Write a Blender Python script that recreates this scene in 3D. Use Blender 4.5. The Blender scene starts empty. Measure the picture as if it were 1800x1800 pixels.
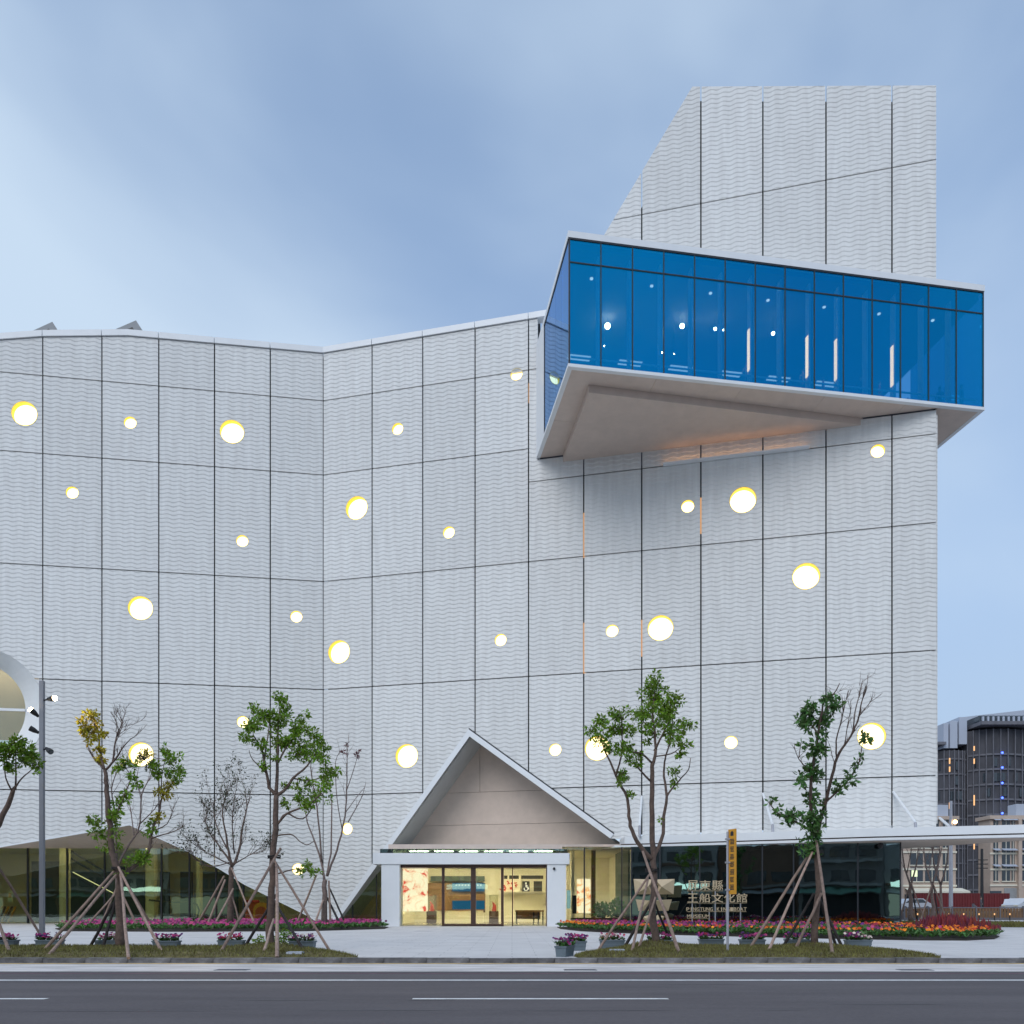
import bpy, math, random
from mathutils import Vector, Matrix
from mathutils.geometry import tessellate_polygon

random.seed(7)
R = random.Random(11)
S = bpy.context.scene
COL = S.collection
rad = math.radians

# ------------------------------------------------------------------ camera
F = 1450.0            # focal length in photograph pixels (1800 wide)
EYE = 1.2
cd = bpy.data.cameras.new('camera'); cam = bpy.data.objects.new('camera', cd); COL.objects.link(cam)
cam.location = (0, 0, EYE); cam.rotation_euler = (rad(90), 0, 0)
cd.sensor_width = 36; cd.lens = 36 * F / 1800; cd.shift_x = 0; cd.shift_y = (1595 - 900) / 1800
cd.clip_end = 3000; cd.clip_start = 0.1
S.camera = cam

# ------------------------------------------------------------------ sky, sun, exposure
SUN_EL, SUN_AZ = 38, 205      # azimuth measured from +Y clockwise: behind the camera, a little left
w = bpy.data.worlds.new('World'); S.world = w; w.use_nodes = True
nt = w.node_tree; nt.nodes.clear()
def N(t, **k):
    n = nt.nodes.new(t)
    for a, b in k.items(): setattr(n, a, b)
    return n
out = N('ShaderNodeOutputWorld'); bg = N('ShaderNodeBackground'); bg.inputs['Strength'].default_value = 0.1
sky = N('ShaderNodeTexSky', sky_type='NISHITA', sun_disc=False)
sky.sun_elevation = rad(SUN_EL); sky.sun_rotation = rad(SUN_AZ); sky.air_density = 1.0; sky.dust_density = 1.0; sky.ozone_density = 1.6
tc = N('ShaderNodeTexCoord'); mp = N('ShaderNodeMapping')
mp.inputs['Scale'].default_value = (1.0, 1.0, 1.7); mp.inputs['Location'].default_value = (2.2593, 7.7787, 7.8480)
n1 = N('ShaderNodeTexNoise'); n1.inputs['Scale'].default_value = 1.5; n1.inputs['Detail'].default_value = 5; n1.inputs['Roughness'].default_value = 0.42; n1.inputs['Distortion'].default_value = 0.35
rmp = N('ShaderNodeValToRGB'); rmp.color_ramp.interpolation = 'EASE'
rmp.color_ramp.elements[0].position = 0.36; rmp.color_ramp.elements[0].color = (0.22, 0.22, 0.22, 1)
rmp.color_ramp.elements[1].position = 0.66; rmp.color_ramp.elements[1].color = (0.95, 0.95, 0.95, 1)
mx = N('ShaderNodeMix', data_type='RGBA')
mx.inputs['B'].default_value = (5.1, 6.3, 7.7, 1)
mul = N('ShaderNodeMix', data_type='RGBA', blend_type='MULTIPLY'); mul.inputs['Factor'].default_value = 1
mul.inputs['B'].default_value = (1.5, 1.72, 1.85, 1)
L = nt.links.new
L(tc.outputs['Generated'], mp.inputs['Vector']); L(mp.outputs['Vector'], n1.inputs['Vector']); L(n1.outputs['Fac'], rmp.inputs['Fac'])
L(sky.outputs['Color'], mul.inputs['A'])
sx_ = N('ShaderNodeSeparateXYZ'); L(tc.outputs['Generated'], sx_.inputs[0])
hz = N('ShaderNodeMapRange', interpolation_type='SMOOTHSTEP'); hz.inputs['From Min'].default_value = -0.02; hz.inputs['From Max'].default_value = 0.8; hz.inputs['To Min'].default_value = 1.0; hz.inputs['To Max'].default_value = 0.0
L(sx_.outputs[2], hz.inputs['Value'])
mh = N('ShaderNodeMix', data_type='RGBA'); mh.inputs['B'].default_value = (3.2, 4.1, 5.6, 1)
L(hz.outputs['Result'], mh.inputs['Factor']); L(mul.outputs['Result'], mh.inputs['A']); L(mh.outputs['Result'], mx.inputs['A'])
L(rmp.outputs['Color'], mx.inputs['Factor']); L(mx.outputs['Result'], bg.inputs['Color']); L(bg.outputs[0], out.inputs[0])
sd = bpy.data.lights.new('sun', 'SUN'); sun = bpy.data.objects.new('sun', sd); COL.objects.link(sun)
sd.energy = 1.0; sd.angle = rad(35); sd.color = (1.0, 0.96, 0.92)
a = rad(SUN_AZ); e = rad(SUN_EL)
sdir = Vector((math.sin(a) * math.cos(e), math.cos(a) * math.cos(e), math.sin(e)))
sun.rotation_euler = sdir.to_track_quat('Z', 'Y').to_euler(); sun.location = sdir * 80
S.view_settings.view_transform = 'Standard'; S.view_settings.look = 'None'
S.view_settings.exposure = 0.25; S.view_settings.gamma = 1.0; S.view_settings.use_curve_mapping = False
S.render.engine = 'CYCLES'
S.cycles.max_bounces = 8; S.cycles.transparent_max_bounces = 16; S.cycles.sample_clamp_indirect = 4.0

# ------------------------------------------------------------------ survey helpers: photograph pixel -> place
def P(px, py, D): return Vector(((px - 900) * D / F, D, EYE + (1595 - py) * D / F))
def GD(py, z=0.0): return (EYE - z) * F / (py - 1595)          # distance of a ground point seen at row py
def G(px, py, z=0.0):
    D = GD(py, z); return Vector(((px - 900) * D / F, D, z))

# ------------------------------------------------------------------ materials
def srgb(r, g, b):
    f = lambda c: (c / 255 / 12.92) if c <= 10 else ((c / 255 + .055) / 1.055) ** 2.4
    return (f(r), f(g), f(b))
class MT:
    def __init__(s, name):
        s.m = bpy.data.materials.new(name); s.m.use_nodes = True; s.t = s.m.node_tree
        s.p = s.t.nodes['Principled BSDF']; s.out = s.t.nodes['Material Output']
    def n(s, t, **k):
        n = s.t.nodes.new(t)
        for a, b in k.items(): setattr(n, a, b)
        return n
    def l(s, a, b): s.t.links.new(a, b)
    def math(s, op, a, b=None):
        n = s.n('ShaderNodeMath', operation=op)
        for i, v in enumerate((a, b)):
            if v is None: continue
            if isinstance(v, (int, float)): n.inputs[i].default_value = v
            else: s.l(v, n.inputs[i])
        return n.outputs[0]
def pm(name, col, rough=0.6, var=0.12, scale=4.0, bump=0.0, bscale=40.0, metal=0.0, island=0.0, obj=0.0, spec=0.5, col2=None, stretch=(1, 1, 1), trans=0.0):
    k = MT(name); p = k.p
    p.inputs['Roughness'].default_value = rough; p.inputs['Metallic'].default_value = metal
    p.inputs['Specular IOR Level'].default_value = spec
    c = k.n('ShaderNodeTexCoord'); mpn = k.n('ShaderNodeMapping'); mpn.inputs['Scale'].default_value = stretch
    k.l(c.outputs['Object'], mpn.inputs['Vector'])
    no = k.n('ShaderNodeTexNoise'); no.inputs['Scale'].default_value = scale; no.inputs['Detail'].default_value = 6; no.inputs['Roughness'].default_value = 0.6
    k.l(mpn.outputs['Vector'], no.inputs['Vector'])
    r = k.n('ShaderNodeValToRGB')
    c1 = tuple(x * (1 - var) for x in col); c2 = col2 or tuple(min(1, x * (1 + var)) for x in col)
    r.color_ramp.elements[0].position = 0.3; r.color_ramp.elements[1].position = 0.7
    r.color_ramp.elements[0].color = c1 + (1,); r.color_ramp.elements[1].color = c2 + (1,)
    k.l(no.outputs['Fac'], r.inputs['Fac']); o = r.outputs['Color']
    if island or obj:
        if island: src = k.n('ShaderNodeNewGeometry').outputs['Random Per Island']; amt = island
        else: src = k.n('ShaderNodeObjectInfo').outputs['Random']; amt = obj
        v = k.math('ADD', k.math('MULTIPLY', src, 2 * amt), 1 - amt)
        h = k.n('ShaderNodeHueSaturation'); k.l(v, h.inputs['Value']); k.l(o, h.inputs['Color'])
        if island: k.l(k.math('ADD', k.math('MULTIPLY', src, .05), .475), h.inputs['Hue'])
        o = h.outputs['Color']
    k.l(o, p.inputs['Base Color'])
    if bump:
        b2 = k.n('ShaderNodeTexNoise'); b2.inputs['Scale'].default_value = bscale; b2.inputs['Detail'].default_value = 4
        k.l(mpn.outputs['Vector'], b2.inputs['Vector'])
        bn = k.n('ShaderNodeBump'); bn.inputs['Strength'].default_value = bump; bn.inputs['Distance'].default_value = 0.02
        k.l(b2.outputs['Fac'], bn.inputs['Height']); k.l(bn.outputs['Normal'], p.inputs['Normal'])
    if trans:
        tr = k.n('ShaderNodeBsdfTranslucent'); k.l(o, tr.inputs['Color'])
        ms = k.n('ShaderNodeMixShader'); ms.inputs[0].default_value = trans
        k.l(p.outputs[0], ms.inputs[1]); k.l(tr.outputs[0], ms.inputs[2]); k.l(ms.outputs[0], k.out.inputs[0])
    return k.m
def em(name, col, s):
    k = MT(name); e_ = k.n('ShaderNodeEmission'); e_.inputs[0].default_value = col + (1,); e_.inputs[1].default_value = s
    k.l(e_.outputs[0], k.out.inputs[0]); return k.m
def glass(name, tint, refl, base, graze=(0.9, 0.93, 1.0), wob=0.0):
    k = MT(name)
    tr = k.n('ShaderNodeBsdfTransparent'); tr.inputs[0].default_value = tint + (1,)
    gl = k.n('ShaderNodeBsdfGlossy'); gl.inputs['Roughness'].default_value = 0.015
    ge = k.n('ShaderNodeNewGeometry'); dt = k.n('ShaderNodeVectorMath', operation='DOT_PRODUCT'); k.l(ge.outputs['Incoming'], dt.inputs[0]); k.l(ge.outputs['Normal'], dt.inputs[1])
    frv = k.math('ADD', .04, k.math('MULTIPLY', .96, k.math('POWER', k.math('SUBTRACT', 1.0, k.math('ABSOLUTE', dt.outputs['Value'])), 5.0)))
    cm = k.n('ShaderNodeMix', data_type='RGBA'); cm.inputs['A'].default_value = refl + (1,); cm.inputs['B'].default_value = graze + (1,)
    lw = frv
    k.l(k.math('MULTIPLY', k.math('SUBTRACT', lw, .04), 2.2), cm.inputs['Factor']); cm.clamp_factor = True
    k.l(cm.outputs['Result'], gl.inputs['Color'])
    fa = k.math('MINIMUM', k.math('ADD', frv, base), 1.0)
    if wob:
        c = k.n('ShaderNodeTexCoord'); no = k.n('ShaderNodeTexNoise'); no.inputs['Scale'].default_value = 0.6
        k.l(c.outputs['Object'], no.inputs['Vector'])
        bn = k.n('ShaderNodeBump'); bn.inputs['Strength'].default_value = wob; bn.inputs['Distance'].default_value = 0.05
        k.l(no.outputs['Fac'], bn.inputs['Height']); k.l(bn.outputs['Normal'], gl.inputs['Normal'])
    oi = k.n('ShaderNodeObjectInfo'); fa = k.math('MULTIPLY', fa, k.math('ADD', .93, k.math('MULTIPLY', oi.outputs['Random'], .14)))
    ms = k.n('ShaderNodeMixShader'); k.l(fa, ms.inputs[0]); k.l(tr.outputs[0], ms.inputs[1]); k.l(gl.outputs[0], ms.inputs[2])
    k.l(ms.outputs[0], k.out.inputs[0]); return k.m

def wave_panel_mat():
    k = MT('wave_concrete'); p = k.p; p.inputs['Roughness'].default_value = 0.62
    c = k.n('ShaderNodeTexCoord'); sp = k.n('ShaderNodeSeparateXYZ'); k.l(c.outputs['Object'], sp.inputs[0])
    u, z = sp.outputs[0], sp.outputs[2]
    nz = k.n('ShaderNodeTexNoise'); nz.inputs['Scale'].default_value = 0.9; nz.inputs['Detail'].default_value = 3
    mpn = k.n('ShaderNodeMapping'); mpn.inputs['Scale'].default_value = (1.1, 1, 0.35); k.l(c.outputs['Object'], mpn.inputs[0]); k.l(mpn.outputs[0], nz.inputs[0])
    s1 = k.math('MULTIPLY', k.math('SINE', k.math('MULTIPLY', u, 2 * math.pi / 0.80)), 0.15)
    s2 = k.math('MULTIPLY', k.math('SINE', k.math('ADD', k.math('MULTIPLY', u, 2 * math.pi / 1.84), k.math('MULTIPLY', z, 1.3))), 0.06)
    zz = k.math('ADD', k.math('ADD', k.math('MULTIPLY', z, 1 / 0.295), s1), k.math('ADD', s2, k.math('MULTIPLY', nz.outputs['Fac'], 0.3)))
    fr = k.math('FRACT', zz)
    # lapped wave: thin undercut at the foot of each course, then a long slope back
    hh = k.n('ShaderNodeValToRGB'); hh.color_ramp.interpolation = 'EASE'
    el = hh.color_ramp.elements; el[0].position = 0.0; el[0].color = (0, 0, 0, 1); el[1].position = 1.0; el[1].color = (0, 0, 0, 1)
    q = el.new(0.24); q.color = (1, 1, 1, 1)
    k.l(fr, hh.inputs[0])
    am = k.math('ADD', 0.85, k.math('MULTIPLY', k.math('SINE', k.math('ADD', k.math('MULTIPLY', u, 2 * math.pi / 0.80), 1.2)), 0.15))
    H = k.math('MULTIPLY', hh.outputs[0], am)
    bn = k.n('ShaderNodeBump'); bn.inputs['Strength'].default_value = 1.0; bn.inputs['Distance'].default_value = 0.028
    k.l(H, bn.inputs['Height']); k.l(bn.outputs[0], p.inputs['Normal'])
    # colour: pale grey concrete, rain streaks, tone differing panel by panel
    st = k.n('ShaderNodeTexNoise'); st.inputs['Scale'].default_value = 2.0; st.inputs['Detail'].default_value = 5
    mp2 = k.n('ShaderNodeMapping'); mp2.inputs['Scale'].default_value = (1.6, 1, 0.16); k.l(c.outputs['Object'], mp2.inputs[0]); k.l(mp2.outputs[0], st.inputs[0])
    r = k.n('ShaderNodeValToRGB'); r.color_ramp.elements[0].position = .3; r.color_ramp.elements[1].position = .72
    r.color_ramp.elements[0].color = (0.61, 0.605, 0.59, 1); r.color_ramp.elements[1].color = (0.70, 0.70, 0.685, 1)
    k.l(st.outputs[0], r.inputs[0])
    oi = k.n('ShaderNodeObjectInfo'); hs = k.n('ShaderNodeHueSaturation')
    k.l(k.math('ADD', 0.955, k.math('MULTIPLY', oi.outputs['Random'], 0.09)), hs.inputs['Value']); k.l(r.outputs[0], hs.inputs['Color'])
    k.l(hs.outputs[0], p.inputs['Base Color'])
    return k.m

M = {}
M['wave'] = wave_panel_mat()
M['backing'] = pm('dark_backing', (0.03, 0.032, 0.036), 0.8)
M['white'] = pm('white_coated_metal', (0.74, 0.755, 0.77), 0.42, 0.03, 1.2)
M['soffit'] = pm('warm_grey_panel', (0.58, 0.475, 0.41), 0.6, 0.06, 1.5, obj=.03)
M['blackmetal'] = pm('black_mullion', (0.012, 0.014, 0.02), 0.4)
M['bronze'] = pm('bronze_frame', (0.085, 0.05, 0.04), 0.35, .1, metal=.4)
M['blueglass'] = glass('blue_coated_glass', (0.50, 0.70, 0.84), (0.004, 0.43, 0.80), 0.34, (0.36, 0.5, 0.8))
M['clear'] = glass('clear_glass', (0.86, 0.88, 0.80), (0.95, 1, .97), 0.05, wob=.05)
M['green'] = glass('green_glass', (0.80, 0.86, 0.70), (0.9, 1, .95), 0.10, wob=.07)
M['darkglass'] = glass('dark_glass', (0.30, 0.38, 0.38), (0.8, 1, 1.0), 0.20, wob=.07)
M['amber'] = pm('yellow_tube_lining', (0.95, 0.66, 0.05), 0.5)
M["pane"] = em('glowing_pane', (1.0, 0.80, 0.40), 2.8)
def ground_mat(name, c1, c2, grain, stretch, joints=None, rough=.9):
    k = MT(name); p = k.p; p.inputs['Roughness'].default_value = rough; p.inputs['Specular IOR Level'].default_value = .35
    c = k.n('ShaderNodeTexCoord'); m_ = k.n('ShaderNodeMapping'); m_.inputs['Scale'].default_value = stretch; k.l(c.outputs['Object'], m_.inputs[0])
    a_ = k.n('ShaderNodeTexNoise'); a_.inputs['Scale'].default_value = .7; a_.inputs['Detail'].default_value = 7; a_.inputs['Roughness'].default_value = .65; k.l(m_.outputs[0], a_.inputs[0])
    r = k.n('ShaderNodeValToRGB'); r.color_ramp.elements[0].position = .3; r.color_ramp.elements[1].position = .7; r.color_ramp.elements[0].color = c1 + (1,); r.color_ramp.elements[1].color = c2 + (1,); k.l(a_.outputs[0], r.inputs[0])
    g = k.n('ShaderNodeTexNoise'); g.inputs['Scale'].default_value = 16; g.inputs['Detail'].default_value = 3; g.inputs['Roughness'].default_value = .8; k.l(c.outputs['Object'], g.inputs[0])
    h = k.n('ShaderNodeHueSaturation'); k.l(r.outputs[0], h.inputs['Color'])
    v = k.math('ADD', 1 - grain * .5, k.math('MULTIPLY', g.outputs[0], grain))
    # blotches: oil, patches, wear
    b = k.n('ShaderNodeTexNoise'); b.inputs['Scale'].default_value = .33; b.inputs['Detail'].default_value = 3; k.l(m_.outputs[0], b.inputs[0])
    br = k.n('ShaderNodeMapRange'); br.inputs['From Min'].default_value = .60; br.inputs['From Max'].default_value = .70; br.inputs['To Min'].default_value = 1.0; br.inputs['To Max'].default_value = .86; k.l(b.outputs[0], br.inputs['Value'])
    v = k.math('MULTIPLY', v, br.outputs[0])
    if joints:
        bt = k.n('ShaderNodeTexBrick'); bt.inputs['Scale'].default_value = 1; bt.inputs['Brick Width'].default_value = joints[0]; bt.inputs['Row Height'].default_value = joints[1]; bt.inputs['Mortar Size'].default_value = .012
        bt.inputs['Color1'].default_value = (1, 1, 1, 1); bt.inputs['Color2'].default_value = (.93, .93, .93, 1); bt.inputs['Mortar'].default_value = (.7, .7, .7, 1); k.l(c.outputs['Object'], bt.inputs[0])
        sp = k.n('ShaderNodeSeparateColor'); k.l(bt.outputs[0], sp.inputs[0]); v = k.math('MULTIPLY', v, sp.outputs[0])
    k.l(v, h.inputs['Value']); k.l(h.outputs[0], p.inputs['Base Color'])
    bn = k.n('ShaderNodeBump'); bn.inputs['Strength'].default_value = .5; bn.inputs['Distance'].default_value = .01; k.l(g.outputs[0], bn.inputs['Height']); k.l(bn.outputs[0], p.inputs['Normal'])
    return k.m
M['asphalt'] = ground_mat('asphalt', (0.092, 0.080, 0.084), (0.128, 0.113, 0.116), .55, (.22, 1.4, 1))
M['gutter'] = pm('concrete_gutter', (0.60, 0.56, 0.54), 0.85, 0.3, 1.3, bump=.3, stretch=(.5, 2, 1))
M['kerbstone'] = pm('kerb_concrete', (0.15, 0.15, 0.16), 0.85, 0.55, 4, bump=.4, obj=.22)
M['plaza'] = ground_mat('pale_paving', (0.60, 0.575, 0.565), (0.70, 0.675, 0.66), .18, (1, .6, 1), (1.2, .6), .75)
M['paint_w'] = pm('white_road_paint', (0.70, 0.69, 0.68), 0.7, .2, 6)
M['worn'] = pm('worn_paint', (.135, .127, .132), .85, .12, 5)
M['paint_y'] = pm('yellow_road_paint', (0.62, 0.40, 0.12), 0.75, .3, 6)
M['pinkpaint'] = pm('faded_red_paint', (0.16, 0.075, 0.10), 0.8, .35, 3)
M['grassbase'] = pm('turf_soil', (0.12, 0.10, 0.035), 0.95, 0.4, 3, bump=.6)
M['grass'] = pm('grass_blade', (0.165, 0.15, 0.045), 0.8, .3, 1.5, island=.45, trans=.2)
M['bark'] = pm('brown_bark', (0.12, 0.082, 0.066), 0.9, 0.4, 9, bump=.8, bscale=30)
M['barkpale'] = pm('grey_bark', (0.17, 0.125, 0.11), 0.9, 0.35, 9, bump=.6)
M['leaf'] = pm('green_leaf', (0.165, 0.275, 0.016), 0.45, .3, 2.2, island=.5, trans=.35)
M['leafdark'] = pm('dark_green_leaf', (0.08, 0.175, 0.04), 0.5, .3, 2.2, island=.5, trans=.25)
M['leafyellow'] = pm('yellow_green_leaf', (0.38, 0.32, 0.02), 0.5, .25, 2.2, island=.4, trans=.35)  # warm lamp glow on the leaves, painted into their colour
M['leafolive'] = pm('olive_leaf', (0.045, 0.055, 0.028), 0.6, .3, 2, island=.5)
M['leafred'] = pm('red_brown_leaf', (0.10, 0.02, 0.025), 0.6, .3, 2, island=.5)
M['stake'] = pm('weathered_timber', (0.30, 0.21, 0.17), 0.85, .35, 5, bump=.4, obj=.3, stretch=(3, 3, .6))
M['stakedark'] = pm('dark_timber', (0.03, 0.025, 0.025), 0.85, .35, 5)
M['twine'] = pm('black_twine', (0.02, 0.018, 0.018), 0.9)
M['planter'] = pm('blue_grey_plastic', (0.115, 0.15, 0.175), 0.55, .1, 4, obj=.1)
M['soil'] = pm('soil', (0.03, 0.022, 0.016), 0.95, .4, 10)
M['petpink'] = pm('pink_petal', (0.46, 0.06, 0.22), 0.6, .3, 1.5, island=.4, trans=.2)
M['petmag'] = pm('magenta_petal', (0.33, 0.02, 0.16), 0.6, .4, 3, island=.5, trans=.2)
M['petpurple'] = pm('purple_petal', (0.10, 0.015, 0.14), 0.6, .4, 3, island=.5, trans=.2)
M['petred'] = pm('crimson_petal', (0.38, 0.02, 0.06), 0.6, .4, 3, island=.4, trans=.2)
M['petpale'] = pm('cream_petal', (0.68, 0.55, 0.50), 0.6, .2, 3, island=.3, trans=.2)
M['petorange'] = pm('orange_petal', (0.80, 0.16, 0.012), 0.6, .3, 3, island=.35, trans=.2)
M['celosia'] = pm('dark_red_plume', (0.16, 0.012, 0.022), 0.7, .4, 3, island=.4)
M['steel'] = pm('grey_painted_steel', (0.21, 0.22, 0.25), 0.45, .06, 3, metal=.2)
M['galv'] = pm('galvanised_steel', (0.42, 0.42, 0.46), 0.4, .08, 3, metal=.4)
M['black'] = pm('black_metal', (0.015, 0.015, 0.017), 0.5)
M['lamp'] = em('warm_lamp', (1.0, 0.78, 0.5), 40)
M['signyellow'] = pm('yellow_sign', (0.62, 0.29, 0.02), 0.6, .1)
M['tan'] = pm('tan_metal', (0.54, 0.42, 0.27), 0.5, .08, 3)
M['cream'] = pm('cream_wall', (0.70, 0.62, 0.43), 0.7, .06, .6)
M['creamlt'] = pm('pale_wall', (0.74, 0.70, 0.58), 0.7, .05, .6)
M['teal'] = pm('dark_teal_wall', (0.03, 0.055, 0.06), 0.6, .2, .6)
M['floorin'] = pm('polished_floor', (0.42, 0.38, 0.28), 0.15, .1, 1)
M['wood'] = pm('brown_wood', (0.16, 0.085, 0.035), 0.5, .25, 3, stretch=(.3, 1, 3))
M['darkwood'] = pm('dark_wood', (0.05, 0.028, 0.024), 0.5, .2, 3)
M['bluescreen'] = em('blue_display', (0.02, 0.12, 0.26), 0.9)
M['boxlamp'] = em('bright_globe', (1.0, 0.72, 0.42), 90)
M['washer'] = em('warm_washer', (1.0, 0.40, 0.15), 6.5)
M['roomlight'] = em('warm_ceiling_light', (1.0, 0.88, 0.60), 60.0)
M['dimlight'] = em('dim_warm_light', (1.0, 0.86, 0.52), 6)
M['esclight'] = em('escalator_glow', (1.0, .9, .55), 1.0)
M['greysoffit'] = pm('grey_soffit', (.42, .43, .44), .6, .05, 1.5)
M['wedge'] = pm('grey_roof_sheet', (.22, .24, .26), .5, .1, 2)
M['downlight'] = em('downlight', (1, .8, .6), 2.5)
M['red'] = pm('red_paint', (0.50, 0.03, 0.03), 0.6, .2, 6)
M['redfence'] = pm('dark_red_hoarding', (0.16, 0.018, 0.02), 0.6, .15, 2, obj=.12)
M['yellow'] = pm('yellow_plastic', (0.75, 0.36, 0.02), 0.5)
M['orangeplastic'] = pm('orange_plastic', (0.55, 0.10, 0.02), 0.5)
M['beige'] = pm('beige_tile', (0.50, 0.40, 0.33), 0.8, .12, .8)
M['net'] = pm('dark_scaffold_net', (0.085, 0.086, 0.10), 0.95, .35, .35, bump=.4, bscale=2, stretch=(1, 1, .35), obj=.12)
M['slab'] = pm('grey_concrete', (0.15, 0.15, 0.17), 0.9, .2, .5)
M['finwhite'] = pm('pale_blue_panel', (0.42, 0.46, 0.54), 0.6, .05, .2)
M['winglass'] = pm('dark_window_glass', (0.03, 0.04, 0.05), 0.12, .2, 1, spec=.8)
M['warmstrip'] = em('warm_strip', (1.0, 0.5, 0.16), 2.2)
M['slot'] = em('slot_glow', (1.0, 0.5, 0.2), .6)
M['worklight'] = em('work_light', (1.0, 0.55, 0.25), 1.1)
M['boxlight'] = em('box_ceiling_light', (1.0, 0.9, 0.75), 1.2)
M['tanwall'] = pm('tan_wall', (0.52, 0.43, 0.34), 0.7, .06, .6)
M['bluedot'] = em('blue_lamp', (0.06, 0.12, 1.0), 5)
M['shutter'] = pm('grey_shutter', (0.30, 0.31, 0.32), 0.6)
M['carpaint'] = pm('white_car_paint', (0.62, 0.63, 0.66), 0.25, .03)
M['tyre'] = pm('rubber', (0.015, 0.015, 0.016), 0.9)
M['skin'] = pm('skin', (0.42, 0.24, 0.17), 0.6)
M['clothdark'] = pm('dark_cloth', (0.16, 0.15, 0.17), 0.9, obj=.3)
M['clothred'] = pm('red_cloth', (0.42, 0.04, 0.08), 0.9)
M['hair'] = pm('brown_hair', (0.09, 0.06, 0.045), 0.6)
M['shop1'] = pm('shop_render', (0.22, 0.21, 0.20), 0.85, .15, .5)
M['shop2'] = pm('shop_tile_brown', (0.16, 0.10, 0.07), 0.85, .15, .5)
M['shop3'] = pm('shop_pale', (0.34, 0.34, 0.33), 0.85, .15, .5)
M['awning'] = pm('green_awning', (0.14, 0.28, 0.22), 0.8, .1)
M['whitesign'] = em('lit_sign', (0.7, 1.0, 0.9), 2.2)
M['shoplight'] = em('shop_light', (0.8, 1.0, 0.85), 0.35)

def poster(name, a_, b_, c_, st):
    k = MT(name); c = k.n('ShaderNodeTexCoord'); no = k.n('ShaderNodeTexNoise'); no.inputs['Scale'].default_value = 2.1; no.inputs['Detail'].default_value = 5; no.inputs['Distortion'].default_value = .8
    k.l(c.outputs['Object'], no.inputs['Vector']); r = k.n('ShaderNodeValToRGB'); r.color_ramp.interpolation = 'EASE'
    e_ = r.color_ramp.elements; e_[0].position = .47; e_[0].color = a_ + (1,); e_[1].position = .66; e_[1].color = c_ + (1,); q = e_.new(.56); q.color = b_ + (1,)
    k.l(no.outputs['Fac'], r.inputs[0]); em_ = k.n('ShaderNodeEmission'); em_.inputs[1].default_value = st; k.l(r.outputs[0], em_.inputs[0]); k.l(em_.outputs[0], k.out.inputs[0]); return k.m
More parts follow.
